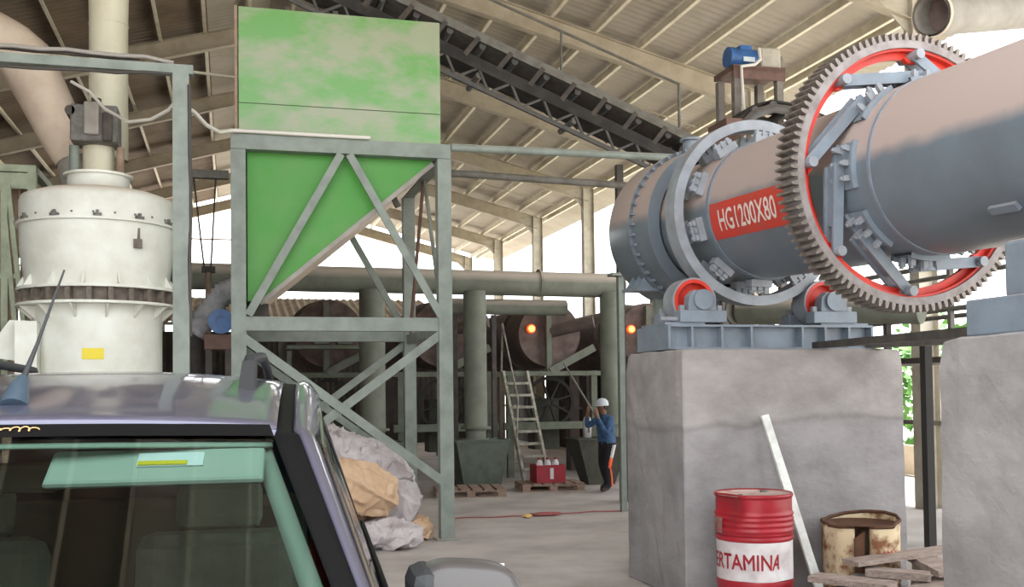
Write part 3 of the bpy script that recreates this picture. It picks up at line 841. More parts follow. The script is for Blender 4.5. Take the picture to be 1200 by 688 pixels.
# lifting lug on shell front
a = R_(-133)
MB().box((RS * math.cos(a), -3.35, RS * math.sin(a)), (0.05, 0.2, 0.05), (0, -a, 0)).build('lifting_lug', 'dryer_steel', shell)
# painted name banner with lettering wrapped on the shell
BA0, BA1, BY0, BY1 = R_(178.5), R_(208.5), -0.29, -1.75
ban = build_local(MB().lathe([(RS + 0.004, BY0), (RS + 0.004, BY1)], 16, axis='Y', a0=BA0, a1=BA1), 'name_banner', 'banner_red')
def text_mesh(txt, size=1.0, bold=0.0):
    cu = bpy.data.curves.new('lettering', 'FONT'); cu.body = txt; cu.size = size; cu.align_x = 'LEFT'
    cu.resolution_u = 3; cu.offset = bold
    ob = bpy.data.objects.new('lettering_tmp', cu); col.objects.link(ob)
    bpy.context.view_layer.update()
    me = bpy.data.meshes.new_from_object(ob.evaluated_get(bpy.context.evaluated_depsgraph_get()))
    bpy.data.objects.remove(ob)
    return me
def wrap_text(txt, fn, name, m, parent, cuts=3, bold=0.0, thick=0.0):
    me = text_mesh(txt, 1.0, bold)
    bm = bmesh.new(); bm.from_mesh(me)
    if thick:
        for dx, dy in ((thick, 0), (-thick, 0), (0, thick), (0, -thick)):
            g2 = bmesh.ops.duplicate(bm, geom=[f for f in bm.faces if f.tag is False][:len(me.polygons)])
            for v in g2['geom']:
                if isinstance(v, bmesh.types.BMVert): v.co.x += dx; v.co.y += dy
    xs = [v.co.x for v in bm.verts]; ys = [v.co.y for v in bm.verts]
    x0, x1, y0, y1 = min(xs), max(xs), min(ys), max(ys)
    for k in range(1, 50):
        bmesh.ops.bisect_plane(bm, geom=bm.verts[:] + bm.edges[:] + bm.faces[:], plane_co=(x0 + (x1 - x0) * k / 50, 0, 0), plane_no=(1, 0, 0))
    for k in range(1, 2 * cuts):
        bmesh.ops.bisect_plane(bm, geom=bm.verts[:] + bm.edges[:] + bm.faces[:], plane_co=(0, y0 + (y1 - y0) * k / (2 * cuts), 0), plane_no=(0, 1, 0))
    for v in bm.verts: v.co = fn((v.co.x - x0) / (x1 - x0), (v.co.y - y0) / (y1 - y0))
    bm.to_mesh(me); bm.free()
    me.materials.clear(); me.materials.append(M[m])
    o = bpy.data.objects.new(name, me); col.objects.link(o)
    attach(o, parent)
    return o
def banner_fn(u, v):
    a = R_(202.0) - R_(17.5) * v
    y = -0.43 - 0.86 * u
    return ((RS + 0.0075) * math.cos(a), y, (RS + 0.0075) * math.sin(a))
wrap_text('HG1200X80', banner_fn, 'lettering', 'white_letter', ban, bold=0.012)

# feed hood, fixed at the far end of the drum
FH = thing('feed_hood', 'grey dusty feed hood closing the far end of the dryer drum', 'hood', (4.40, 8.0, 3.17), (R_(2.0), 0, R_(1.5)), local=True)
RH = 0.72
MB().ring(RS + 0.03, RH, 0.62, 0.98, 96).build('seal_band', 'dryer_paint', FH)
MB().ring(RH - 0.02, RH + 0.035, 0.98, 1.02, 96).build('bolt_flange', 'dryer_paint', FH)
mb = MB().lathe([(RH + 0.01, 1.02), (RH + 0.015, 1.50), (RH - 0.03, 1.62)], 96, axis='Y').disc(RH - 0.03, 1.62)
mb.build('end_drum', 'dryer_paint', FH)
bolt2 = None
for k in range(48):
    a = 2 * PI * k / 48
    Mx = Matrix.Rotation(-a, 4, 'Y') @ Matrix.Translation((RH + 0.02, 0.93, 0))
    if bolt2 is None:
        bolt2 = MB().box((0, 0, 0), (0.03, 0.06, 0.022)).build('flange_bolt', 'dryer_steel'); bolt2.parent = FH; bolt2.matrix_basis = Mx
    else: share(bolt2, FH, Mx)
MB().tube((-0.02, 1.12, 0.66), (-0.02, 1.12, 0.88), 0.09, 20).ring(0.05, 0.12, 0.86, 0.88, 20, (-0.02, 1.12, 0), 'Z').build('inlet_stub', 'dryer_steel', FH)
mb = MB().box((-0.42, 1.16, -0.60), (0.5, 0.34, 0.03))
mb.build('foot_plate', 'dryer_steel', FH)
for y in (1.02, 1.16, 1.30):
    MB().prism([(-0.64, y, -0.59), (-0.20, y, -0.59), (-0.30, y, -0.50), (-0.54, y, -0.42)], (0, 0.02, 0)).build('gusset', 'dryer_steel', FH)
# post under hood foot
pst = tag(MB().box((4.02, 9.22, 1.26), (0.07, 0.07, 2.54)).box((4.02, 9.22, 0.01), (0.2, 0.2, 0.02)).build('steel_post', 'frame_steel'), 'thin grey post standing under the foot of the dryer feed hood', 'post')
pst2 = tag(MB().box((5.14, 13.05, 1.6), (0.075, 0.075, 3.2)).box((5.14, 13.05, 3.22), (0.3, 0.2, 0.04)).build('steel_post', 'frame_steel'), 'thin grey green post beside the worker at the block edge', 'post')

# ---------------------------------------------------------------- concrete blocks and trunnion base
def rough_block(name, lo, hi, label, n=10, seed=1, amp=0.012, m='block_concrete'):
    bm = bmesh.new()
    bmesh.ops.create_cube(bm, size=1)
    bmesh.ops.subdivide_edges(bm, edges=bm.edges[:], cuts=n, use_grid_fill=True)
    rd = random.Random(seed)
    c = [(lo[i] + hi[i]) / 2 for i in range(3)]; s = [hi[i] - lo[i] for i in range(3)]
    for v in bm.verts:
        q = [v.co[i] for i in range(3)]
        edge = sum(1 for t in q if abs(abs(t) - 0.5) < 1e-4)
        p = [c[i] + q[i] * s[i] for i in range(3)]
        if edge >= 2 and q[2] > -0.49:
            k = 0.003 + rd.uniform(0, 0.010) + (0.012 if edge == 3 else 0)
            for i in range(3):
                if abs(abs(q[i]) - 0.5) < 1e-4 and not (i == 2 and q[2] < 0): p[i] -= math.copysign(k, q[i])
        elif edge == 1 and q[2] < 0.49:
            for i in range(2): p[i] += rd.uniform(-amp, amp) * 0.4
        v.co = p
    me = bpy.data.meshes.new(name); bm.to_mesh(me); bm.free()
    for f in me.polygons: f.use_smooth = False
    me.materials.append(M[m])
    o = bpy.data.objects.new(name, me); col.objects.link(o)
    md = o.modifiers.new('bevel', 'BEVEL'); md.width = 0.01; md.segments = 1
    return tag(o, label, 'foundation')
rough_block('concrete_block', (3.40, 7.35, 0), (5.41, 8.55, 1.975), 'large concrete foundation block behind the red oil drum', m='block_joint')
rough_block('concrete_block', (3.42, 2.5, 0), (5.41, 4.40, 1.90), 'concrete foundation block cut off by right edge of photo', seed=2)

TB = thing('roller_base', 'grey blue steel base frame of two beams on the concrete block', 'base', (4.4, 8.02, 1.975))
zb0, zb1 = 1.98, 2.185
for y in (7.76, 8.30):
    mb = MB()
    mb.span((3.45, y - 0.06, zb1 - 0.018), (5.36, y + 0.06, zb1))
    mb.span((3.45, y - 0.06, zb0), (5.36, y + 0.06, zb0 + 0.018))
    yw = y + 0.03 if y < 8 else y - 0.03
    mb.span((3.45, yw - 0.008, zb0), (5.36, yw + 0.008, zb1))
    mb.build('beam', 'dryer_steel', TB)
for x in (3.66, 3.93, 4.20, 4.68, 4.90, 5.13):
    MB().box((x, 7.745, (zb0 + zb1) / 2), (0.018, 0.09, zb1 - zb0 - 0.036)).build('stiffener', 'dryer_steel', TB)
for x in (3.455, 5.355):
    MB().box((x, 8.03, (zb0 + zb1) / 2), (0.02, 0.66, zb1 - zb0)).build('end_plate', 'dryer_steel', TB)
MB().box((3.62, 8.0, zb1 + 0.01), (0.36, 0.5, 0.02)).build('pad_plate', 'dryer_steel', TB)
MB().box((5.12, 8.0, zb1 + 0.01), (0.46, 0.5, 0.02)).build('pad_plate', 'dryer_steel', TB)
MB().cyl(0.02, -0.16, 0.16, 10, (3.58, 7.80, zb1 + 0.05), 'X').build('jack_screw', 'tyre_steel', TB)

def roller(x, label):
    z = zb1 + 0.02
    t = thing('support_roller', label, 'roller', (x, 8.0, z), group=None, local=True)
    c = (0, 0, 0.19)
    MB().ring(0.155, 0.185, -0.10, 0.10, 48, c).build('rim', 'red_paint', t)
    MB().ring(0.185, 0.20, -0.10, 0.10, 48, c).build('tread', 'tyre_steel', t)
    MB().ring(0.05, 0.156, -0.015, 0.015, 48, c).build('web', 'red_paint', t)
    MB().cyl(0.045, -0.24, 0.24, 20, c).build('axle', 'tyre_steel', t)
    for y in (-0.20, 0.20):
        mb = MB().box((0, y, 0.05), (0.42, 0.14, 0.10))
        mb.prism([(-0.13, y - 0.05, 0.10), (0.13, y - 0.05, 0.10), (0.12, y - 0.05, 0.22), (0.07, y - 0.05, 0.27), (-0.07, y - 0.05, 0.27), (-0.12, y - 0.05, 0.22)], (0, 0.10, 0))
        b = mb.build('bearing_block', 'dryer_steel', t, bevel=0.006)
        MB().cyl(0.085, y - 0.08, y + 0.08, 24, (0, 0, 0.19)).build('bearing_cap', 'dryer_steel', b)
        for s in (-1, 1): MB().box((s * 0.17, y, 0.12), (0.04, 0.04, 0.05)).build('bolt', 'tyre_steel', b)
    return t
roller(3.78, 'red rimmed support roller at left end of the steel base')
roller(5.02, 'red rimmed support roller half hidden at right end of the steel base')

for x, lab in ((3.99, 'left support roller of the nearer riding ring outside photo edge'), (5.09, 'right support roller of the nearer riding ring outside photo edge')):
    r2 = roller(x, lab); r2.location = (x, 2.80, 1.955)
    MB().box((0, 0, -0.025), (0.5, 0.6, 0.05)).build('pad_plate', 'dryer_steel', r2)

# pinion base on second block
PB = thing('pinion_base', 'grey blue steel pinion base on the right concrete block', 'base', (4.2, 4.0, 1.9))
MB().box((4.15, 3.8, 1.99), (1.25, 1.0, 0.18)).build('base_box', 'dryer_steel', PB, bevel=0.01)
MB().box((3.86, 3.9, 2.22), (0.42, 0.55, 0.28)).build('bearing_box', 'dryer_steel', PB, bevel=0.02)
for x in (3.6, 4.0, 4.4): MB().box((x, 4.32, 1.99), (0.02, 0.05, 0.17)).build('stiffener', 'dryer_steel', PB)
tag(MB().bar((4.72, 7.52, 2.005), (3.70, 4.15, 1.935), 0.12, 0.05).build('steel_channel', 'steel_dark'), 'dark steel strip bridging the two concrete blocks under the gear', 'beam')
tag(MB().bar((5.2, 7.5, 2.0), (4.6, 4.36, 1.925), 0.10, 0.04).build('steel_channel', 'stand_grey'), 'grey steel channel lying between blocks behind the dark strip', 'beam')
tag(MB().box((5.63, 7.36, 1.05), (0.07, 0.07, 2.1)).build('steel_post', 'wheel_dark'), 'black steel post in the gap between the two concrete blocks', 'post')

# structure and clutter seen under the drum, towards the open right side
wk = thing('walkway', 'dark steel walkway with railings behind the dryer along the open side', 'walkway', (7.2, 9.5, 1.9))
MB().box((7.6, 10.5, 1.93), (0.9, 8.0, 0.06)).build('deck', 'steel_dark', wk)
for y in (6.8, 9.0, 11.2, 13.4):
    for x in (7.2, 8.0):
        MB().box((x, y, 0.95), (0.09, 0.09, 1.9)).build('leg', 'steel_dark', wk)
        MB().box((x, y, 2.45), (0.05, 0.05, 1.0)).build('rail_post', 'steel_mid', wk)
for x in (7.2, 8.0):
    for z in (2.45, 2.92):
        MB().tube((x, 6.6, z), (x, 14.4, z), 0.028, 8).build('rail', 'steel_mid', wk)
MB().bar((7.2, 6.8, 1.9), (7.2, 9.0, 0.6), 0.05, 0.06).build('brace', 'steel_dark', wk)
dh = thing('dust_hood', 'grey round duct stub lying behind dryer under the roof at right', 'duct', (6.4, 9.5, 2.4))
MB().tube((5.7, 10.7, 2.55), (6.85, 9.0, 2.45), 0.16, 18).build('pipe', 'duct_grey', dh)
MB().ring(0.1, 0.2, -0.02, 0.02, 18, (5.7, 10.7, 2.55)).build('flange', 'steel_mid', dh)
for x, y in ((5.92, 10.4), (6.65, 9.3)):
    MB().box((x, y, 1.2), (0.06, 0.06, 2.4)).build('prop', 'steel_dark', dh)

# motor platform behind the riding ring
mp_ = thing('motor_stand', 'brown steel stand raised above the dryer carrying blue motor', 'stand', (6.6, 12.0, 0))
MB().box((6.58, 12.0, 5.76), (0.74, 0.55, 0.07)).box((6.58, 11.74, 5.70), (0.74, 0.03, 0.16)).build('top', 'stand_brown', mp_)
for x, y in ((6.27, 11.78), (6.88, 11.78), (6.27, 12.22), (6.84, 12.22)):
    MB().box((x, y, 2.85), (0.09, 0.09, 5.7)).build('leg', 'stand_grey', mp_)
em = thing('geared_motor', 'blue motor with grey gearbox on the brown stand above dryer', 'motor', (6.6, 11.95, 5.8))
MB().cyl(0.125, 6.30, 6.62, 24, (0, 11.95, 5.95), 'X').build('housing', 'motor_blue', em)
MB().cyl(0.135, 6.24, 6.32, 24, (0, 11.95, 5.95), 'X').build('fan_cover', 'motor_blue', em)
MB().box((6.48, 11.95, 6.08), (0.16, 0.14, 0.06)).build('terminal_box', 'motor_blue', em)
MB().box((6.48, 11.81, 5.9), (0.16, 0.02, 0.06)).build('name_plate', 'sticker_white', em)
MB().box((6.80, 11.95, 5.945), (0.30, 0.27, 0.28)).build('gearbox', 'motor_grey', em, bevel=0.03)
MB().cyl(0.09, 6.94, 7.0, 20, (0, 11.95, 5.93), 'X').build('output_flange', 'stand_grey', em)
MB().box((6.6, 11.95, 5.80), (0.6, 0.3, 0.02)).build('foot', 'motor_grey', em)
tag(MB().path([(6.62, 11.80, 6.05), (6.60, 11.74, 5.88), (6.50, 11.70, 5.80), (6.30, 11.69, 5.76), (6.32, 11.69, 5.3), (6.36, 11.69, 4.9)], 0.022, 8).build('electric_cable', 'cable_white'), 'white cable hanging from the blue motor down its stand', 'cable')
cb = thing('cross_conveyor', 'short curved dark conveyor belt end below the blue motor stand', 'conveyor', (6.6, 11.6, 4.9))
pts = [(6.05, 11.55, 4.95), (6.25, 11.55, 5.14), (6.5, 11.55, 5.22), (6.8, 11.55, 5.20), (7.1, 11.55, 5.12), (7.5, 11.55, 5.0)]
MB().grid(lambda u, v: (lambda i, t: tuple(Vector(pts[i]).lerp(Vector(pts[i + 1]), t) + Vector((0, 0.5 * (v - 0.5), 0))))(min(int(u * 5), 4), u * 5 - min(int(u * 5), 4)), 20, 1).build('belt', 'belt_rubber', cb, solid=0.03)
for s in (-1, 1):
    MB().path([Vector(p) + Vector((0, s * 0.28, -0.10)) for p in pts], 0.06, 8).build('side_rail', 'conveyor_steel', cb)
for p in pts[1:5]:
    MB().tube(Vector(p) + Vector((0, -0.3, -0.07)), Vector(p) + Vector((0, 0.3, -0.07)), 0.055, 12).build('roller', 'conveyor_steel', cb)
MB().box((5.98, 11.5, 4.86), (0.26, 0.5, 0.20)).build('discharge_box', 'stand_brown', cb)

# large pale pipe at upper right
lp = thing('large_pipe', 'large pale open ended pipe under the roof at upper right corner', 'pipe', (7.3, 9.0, 6.0))
a = Vector((6.66, 8.5, 5.30)); b = Vector((9.26, 9.4, 5.95))
MB().path([a, b], 0.20, 32, False).path([a, b], 0.185, 32, False).build('wall', 'duct_pale', lp)
d_ = (b - a).normalized()
MB().path([a - d_ * 0.005, a + d_ * 0.04], 0.215, 32, False).build('collar', 'duct_tan', lp)
MB().path([a + d_ * 0.25, a + d_ * 0.26], 0.184, 32, True).build('damper', 'kiln_end', lp)
MB().tube((8.0, 8.96, 5.75), (8.0, 8.96, 7.2), 0.02, 8).build('hanger', 'steel_mid', lp)

# ================================================================ BACKGROUND PLANT
pipe_ = thing('header_duct', 'wide dusty grey duct running level across the back of the hall', 'duct', (3, 17, 3.5))
MB().tube((-1.2, 17.05, 3.55), (6.75, 17.05, 3.50), 0.215, 32).build('duct_run', 'duct_grey', pipe_)
for x in (0.6, 3.0, 5.2):
    MB().ring(0.21, 0.24, x - 0.02, x + 0.02, 32, (0, 17.05, 3.53), 'X').build('flange', 'duct_grey', pipe_)
p2 = thing('return_duct', 'darker lower duct running just under the wide dusty duct', 'duct', (3, 17.5, 3.1))
MB().tube((3.7, 17.55, 3.15), (5.85, 17.55, 3.14), 0.14, 24).build('duct_run', 'duct_grey', p2)
for x in (3.8, 4.5):
    MB().box((x, 17.55, 1.5), (0.08, 0.08, 3.0)).build('prop', 'steel_dark', p2)
def down_duct(x, r, y, label, tubm='tub_green'):
    t = thing('drop_duct', label, 'duct', (x, y, 0))
    MB().tube((x, y, 1.05), (x, y, 3.36), r, 28).build('duct_run', 'duct_grey', t)
    MB().ring(0.1, r + 0.06, 1.02, 1.06, 28, (x, y, 0), 'Z').build('flange', 'beam_green', t)
    MB().tube((x, y, 0.86), (x, y, 1.02), r - 0.02, 28).build('collar', 'duct_grey', t)
    MB().ring(0.1, r + 0.03, 0.83, 0.86, 28, (x, y, 0), 'Z').build('flange', 'beam_green', t)
    return t
down_duct(4.02, 0.195, 16.95, 'round grey drop duct left of the ladder, above green bin')
down_duct(6.50, 0.205, 16.95, 'round grey drop duct right of the kiln, behind the worker')
down_duct(2.27, 0.215, 16.95, 'round grey drop duct seen between the hopper frame posts')
def tub(x, y, label, m, w=0.92, d=0.7, h=0.83, taper=0.16):
    t = thing('steel_bin', label, 'bin', (x, y, 0), local=True)
    a, b = w / 2, d / 2
    lo_ = [(-a + taper, -b + taper * 0.6, 0.0), (a - taper, -b + taper * 0.6, 0.0), (a - taper, b - taper * 0.6, 0.0), (-a + taper, b - taper * 0.6, 0.0)]
    up_ = [(-a, -b, h), (a, -b, h), (a, b, h), (-a, b, h)]
    MB().add(lo_ + up_, [(3, 2, 1, 0), (0, 1, 5, 4), (1, 2, 6, 5), (2, 3, 7, 6), (3, 0, 4, 7), (4, 5, 6, 7)]).build('body', m, t)
    for p, q in ((0, 1), (1, 2), (2, 3), (3, 0)):
        MB().bar(up_[p], up_[q], 0.04, 0.03).build('rim', m, t)
    return t
tub(4.05, 16.9, 'green grey tapered steel bin under the drop duct beside pallet', 'tub_green')
tub(6.25, 17.1, 'dark tapered steel bin beside the worker', 'tub_dark', 0.95, 0.75, 0.80, 0.24)
tub(2.27, 16.9, 'green grey tapered steel bin hidden behind hopper frame', 'tub_green')

def kiln(x, label):
    t = thing('rotary_kiln', label, 'kiln', (x, 19.0, 0), local=True)
    z = 2.74
    MB().lathe([(0.62, 0.02), (0.64, 0.05), (0.64, 6.0)], 48, (0, 0, z), 'Y').build('shell', 'kiln_steel', t)
    MB().disc(0.62, 0.02, 48, (0, 0, z)).build('end_plate', 'kiln_end', t)
    MB().ring(0.63, 0.70, 1.1, 1.3, 48, (0, 0, z)).build('riding_ring', 'kiln_steel', t)
    e = MB().cyl(0.085, -0.05, 0.03, 20, (-0.38, 0, z + 0.11)).build('burner_port', 'fire_rim', t)
    MB().cyl(0.06, -0.065, -0.04, 20, (-0.38, 0, z + 0.11)).build('flame', 'fire_glow', e)
    MB().tube((0.0, -0.06, z + 0.06), (0.75, -0.45, z + 0.22), 0.12, 16).build('burner_pipe', 'kiln_steel', t)
    MB().box((-0.06, -0.1, z - 0.1), (0.10, 0.12, 1.35)).build('door_post', 'duct_grey', t)
    MB().bar((-1.0, -0.15, 1.98), (1.0, -0.15, 1.98), 0.1, 0.09).build('platform_beam', 'beam_green', t)
    MB().bar((-0.05, -0.18, 2.02), (0.85, -0.18, 2.48), 0.06, 0.14).build('chute', 'duct_grey', t)
    for sx in (-0.85, 0.85):
        MB().box((sx, -0.1, 0.97), (0.12, 0.12, 1.94)).build('leg', 'beam_green', t)
        MB().box((sx, 1.2, 0.97), (0.2, 0.3, 1.94)).build('pier', 'kiln_steel', t)
    MB().bar((-1.0, -0.2, 0.98), (1.0, -0.2, 0.98), 0.08, 0.14).build('lower_beam', 'beam_green', t)
    MB().box((0.0, 0.5, 1.0), (0.5, 0.5, 1.0)).build('burner_housing', 'tub_dark', t)
    w = MB().ring(0.44, 0.50, 0.05, 0.12, 32, (0.0, 0, 1.42)).build('fly_wheel', 'wheel_dark', t)
    for k in range(8):
        a = 2 * PI * k / 8 + 0.3
        MB().bar((0.05 * math.cos(a), 0.085, 1.42 + 0.05 * math.sin(a)), (0.46 * math.cos(a), 0.085, 1.42 + 0.46 * math.sin(a)), 0.03, 0.06, up=(0, 1, 0)).build('spoke', 'wheel_dark', w)
    return t
k0 = kiln(6.0, 'rusty rotary kiln with glowing burner port behind the ladder')
for x, lab in ((8.07, 'rusty rotary kiln with small flame visible beside the concrete block'), (3.9, 'dark rotary kiln behind the drop duct left of ladder'), (1.75, 'dark rotary kiln seen through the hopper frame')):
    c = copy_tree(k0); c.location.x = x; c['label'] = lab
# grey cabinets and machine boxes behind the frame
cbx = thing('control_cabinet', 'grey green cabinet pair on platform behind the hopper frame', 'cabinet', (2.0, 18.4, 0))
for x in (1.55, 1.95):
    MB().box((x, 18.3, 2.72), (0.26, 0.3, 0.42)).build('cabinet', 'duct_grey', cbx, bevel=0.01)
MB().box((1.75, 18.35, 2.46), (1.6, 0.5, 0.06)).build('shelf', 'beam_green', cbx)
for x in (1.0, 2.5): MB().box((x, 18.35, 1.2), (0.08, 0.08, 2.4)).build('leg', 'beam_green', cbx)
# corrugated neighbour roof glimpsed beyond
nr = thing('lean_to_roof', 'pale corrugated lean-to roof glimpsed under the ducts beyond hopper', 'roof', (1.2, 27, 0))
def nfn(u, v):
    return (-2.0 + 7.5 * u, 26 + 4 * v, 3.42 + 0.95 * v + 0.025 * math.cos(2 * PI * u * 7.5 / 0.2))
MB().grid(nfn, 220, 1).build('sheeting', 'clad_pale', nr)
for x in (-1.8, 1.6, 5.2):
    MB().box((x, 26.2, 1.7), (0.1, 0.1, 3.4)).build('post', 'steel_mid', nr)
for y in (26.3, 27.6, 28.9):
    MB().bar((-2, y, 3.33 + (y - 26) * 0.2375), (5.5, y, 3.33 + (y - 26) * 0.2375), 0.05, 0.08).build('purlin', 'purlin_steel', nr)

# ladder stair
ld = thing('steel_ladder', 'pale steel ladder stair leaning up to the kiln platform', 'ladder', (5.35, 18.0, 0))
bl, tl = Vector((5.15, 17.95, 0.0)), Vector((4.98, 18.75, 2.02)); br, tr_ = Vector((5.62, 17.95, 0.0)), Vector((5.45, 18.75, 2.02))
MB().bar(bl, tl, 0.05, 0.08).build('stringer', 'ladder_steel', ld)
MB().bar(br, tr_, 0.05, 0.08).build('stringer', 'ladder_steel', ld)
for k in range(1, 9):
    t = k / 9
    MB().box((bl.lerp(tl, t) + br.lerp(tr_, t)) / 2, (0.44, 0.14, 0.045)).build('tread', 'ladder_steel', ld)
for s, (b_, t_) in enumerate(((bl, tl), (br, tr_))):
    up_ = Vector((0, -0.12, 0.8))
    if s == 0:
        MB().path([b_.lerp(t_, 0.35), b_.lerp(t_, 0.35) + up_, t_ + up_ + Vector((0, 0.1, 0.1)), t_ + Vector((0, 0.1, 0))], 0.02, 8).build('handrail', 'ladder_steel', ld)

# pallets
def pallet(x, y, rz, label, w=1.1, d=0.9):
    t = thing('wooden_pallet', label, 'pallet', (x, y, 0), (0, 0, rz), local=True)
    for k in range(6): MB().box((-w / 2 + 0.08 + k * (w - 0.16) / 5, 0, 0.117), (0.14, d, 0.02)).build('deck_board', 'pallet_wood', t)
    for yy in (-d / 2 + 0.05, 0, d / 2 - 0.05):
        MB().box((0, yy, 0.097), (w, 0.09, 0.02)).build('stringer_board', 'pallet_wood', t)
        for xx in (-w / 2 + 0.07, 0, w / 2 - 0.07): MB().box((xx, yy, 0.052), (0.13, 0.09, 0.07)).build('spacer', 'pallet_wood', t)
        MB().box((0, yy, 0.009), (w, 0.09, 0.018)).build('bottom_board', 'pallet_wood', t)
    return t
pallet(3.68, 16.05, R_(-8), 'empty wooden pallet on floor beside the hopper frame post')
pallet(5.15, 16.45, R_(-6), 'wooden pallet under the red crate at foot of ladder', 1.05, 0.8)
cr = thing('red_crate', 'red crate holding white jugs on pallet beside the ladder', 'crate', (5.12, 16.4, 0.13))
for a, b in (((4.86, 16.2, 0.13), (5.36, 16.22, 0.42)), ((4.86, 16.58, 0.13), (5.36, 16.6, 0.42)), ((4.86, 16.22, 0.13), (4.88, 16.58, 0.42)), ((5.34, 16.22, 0.13), (5.36, 16.58, 0.42)), ((4.88, 16.22, 0.13), (5.34, 16.58, 0.15))):
    MB().span(a, b).build('side_panel', 'crate_red', cr)
MB().box((5.12, 16.195, 0.28), (0.06, 0.01, 0.18)).build('label_mark', 'jug_white', cr)
for k, x in enumerate((4.97, 5.11, 5.25)):
    j = thing('white_jug', ['leftmost white jug standing in the red crate', 'middle white jug standing in the red crate', 'rightmost white jug standing in the red crate'][k], 'jug', (x, 16.4, 0.15), group='jugs in the red crate', local=True)
    MB().lathe([(0.001, 0), (0.06, 0), (0.062, 0.26), (0.05, 0.32), (0.025, 0.35)], 16).build('body', 'jug_white', j)
    MB().cyl(0.028, 0.35, 0.385, 12, axis='Z').build('cap', 'crate_red', j)
gc = thing('gas_bottle', 'small grey canister with white label on the dark bin', 'canister', (6.02, 16.95, 0.82), local=True)
MB().lathe([(0.001, 0), (0.075, 0), (0.075, 0.30), (0.05, 0.36), (0.02, 0.38)], 16).build('body', 'jug_white', gc)
MB().box((0.0, -0.076, 0.17), (0.04, 0.005, 0.16)).build('label_strip', 'seat_dark', gc)
MB().cyl(0.025, 0.38, 0.44, 10, axis='Z').build('valve', 'steel_mid', gc)

# red hose/rope on floor
pts = [(x, 13.05 + 0.05 * math.sin(x * 3) + 0.03 * math.sin(x * 11), 0.012) for x in [2.6 + 0.12 * k for k in range(32)]]
tag(MB().path(pts, 0.009, 6).build('red_rope', 'rope_red'), 'thin red rope lying across the concrete floor', 'rope')
def heap(name, c, s, m, label, cat, seed, sub=3, amp=0.28):
    rd = random.Random(seed)
    bm = bmesh.new(); bmesh.ops.create_icosphere(bm, subdivisions=sub, radius=1)
    ph = [rd.uniform(0, 6) for _ in range(9)]
    for v in bm.verts:
        p = v.co
        k = 1 + amp * (0.4 * math.sin(3 * p.x + ph[0]) * math.cos(4 * p.y + ph[1]) + 0.35 * math.sin(7 * p.z + 3 * p.x + ph[2]) + 0.25 * abs(math.sin(9 * p.x + 5 * p.y + ph[3])) + 0.3 * abs(math.sin(6 * p.y - 7 * p.z + ph[4])))
        q = p * k
        v.co = (c[0] + q.x * s[0], c[1] + q.y * s[1], max(c[2] + q.z * s[2], c[2] - s[2]) )
    lo_ = min(v.co.z for v in bm.verts)
    me = bpy.data.meshes.new(name); bm.to_mesh(me); bm.free()
    for f in me.polygons: f.use_smooth = True
    me.materials.append(M[m])
    o = bpy.data.objects.new(name, me); col.objects.link(o)
    return tag(o, label, cat)
heap('red_cloth', (4.02, 13.0, 0.025), (0.20, 0.10, 0.022), 'rope_red', 'crumpled red cloth on the red rope on the floor', 'cloth', 4)
heap('yellow_rag', (3.72, 12.85, 0.03), (0.06, 0.05, 0.025), 'yellow_cloth', 'small yellow rag on floor beside red cloth', 'cloth', 5)

# ================================================================ SACK PILE
from mathutils import noise as mn
def sack(c, s, rot, m, label, seed, fold=1.0):
    bm = bmesh.new(); bmesh.ops.create_cube(bm, size=2)
    bmesh.ops.subdivide_edges(bm, edges=bm.edges[:], cuts=44, use_grid_fill=True)
    Rm = Euler(rot).to_matrix(); so = Vector((seed * 7.3, seed * 3.1, seed * 1.7))
    for v in bm.verts:
        p = v.co.copy()
        q = p.normalized() * max(abs(p.x), abs(p.y), abs(p.z))
        p = p.lerp(q, 0.55)
        p.z *= 1 - 0.5 * min(1, max(abs(p.x), abs(p.y))) ** 3
        w = Vector((p.x * s[0], p.y * s[1], p.z * s[2]))
        n = w.normalized()
        g = w * 3.2 + so
        g = g + 0.35 * mn.noise_vector(g * 0.8)
        def crease(f, sx, sy, k):
            h = Vector((g.x * f * sx, g.y * f * sy, g.z * f)) + so * k
            return max(0.0, 1 - abs(mn.noise(h)) * 4.5) ** 1.3
        big = mn.noise(g * 0.45 + so)
        w += n * fold * (0.075 * crease(0.75, 0.7, 1.8, 1) + 0.04 * crease(1.4, 1.8, 0.7, 2) + 0.012 * crease(2.6, 1, 1, 3) + 0.12 * big - 0.03)
        v.co = Vector(c) + Rm @ w
        if v.co.z < 0.004: v.co.z = 0.004
    me = bpy.data.meshes.new('sack'); bm.to_mesh(me); bm.free()
    for f in me.polygons: f.use_smooth = True
    me.materials.append(M[m])
    o = bpy.data.objects.new('sack', me); col.objects.link(o)
    return tag(o, label, 'sack', 'sacks heaped beside the car')
sack((1.13, 11.80, 1.06), (0.44, 0.36, 0.20), (0.1, 0.42, 0.2), 'sack_white', 'topmost crumpled white sack on the heap beside the car', 11)
sack((1.66, 11.85, 0.80), (0.42, 0.34, 0.22), (0.1, 0.55, -0.1), 'sack_white', 'white sack sagging off the right side of the heap top', 12)
sack((1.30, 10.98, 0.66), (0.42, 0.22, 0.25), (-0.9, 0.35, 0.1), 'sack_tan', 'large tan paper sack on front of the sack heap', 13, 0.6)
sack((1.80, 11.55, 0.36), (0.22, 0.26, 0.32), (0.0, 0.2, 0.2), 'sack_white', 'white sack standing right of the tan sack at the heap foot', 14)
sack((1.58, 10.85, 0.16), (0.38, 0.26, 0.16), (0.0, 0.1, 0.1), 'sack_white', 'flat white sack spread on the floor in front of heap', 15)
sack((2.02, 11.45, 0.14), (0.16, 0.2, 0.12), (0.0, 0.0, 0.5), 'sack_tan', 'small tan bundle at the right foot of heap', 16, 0.6)
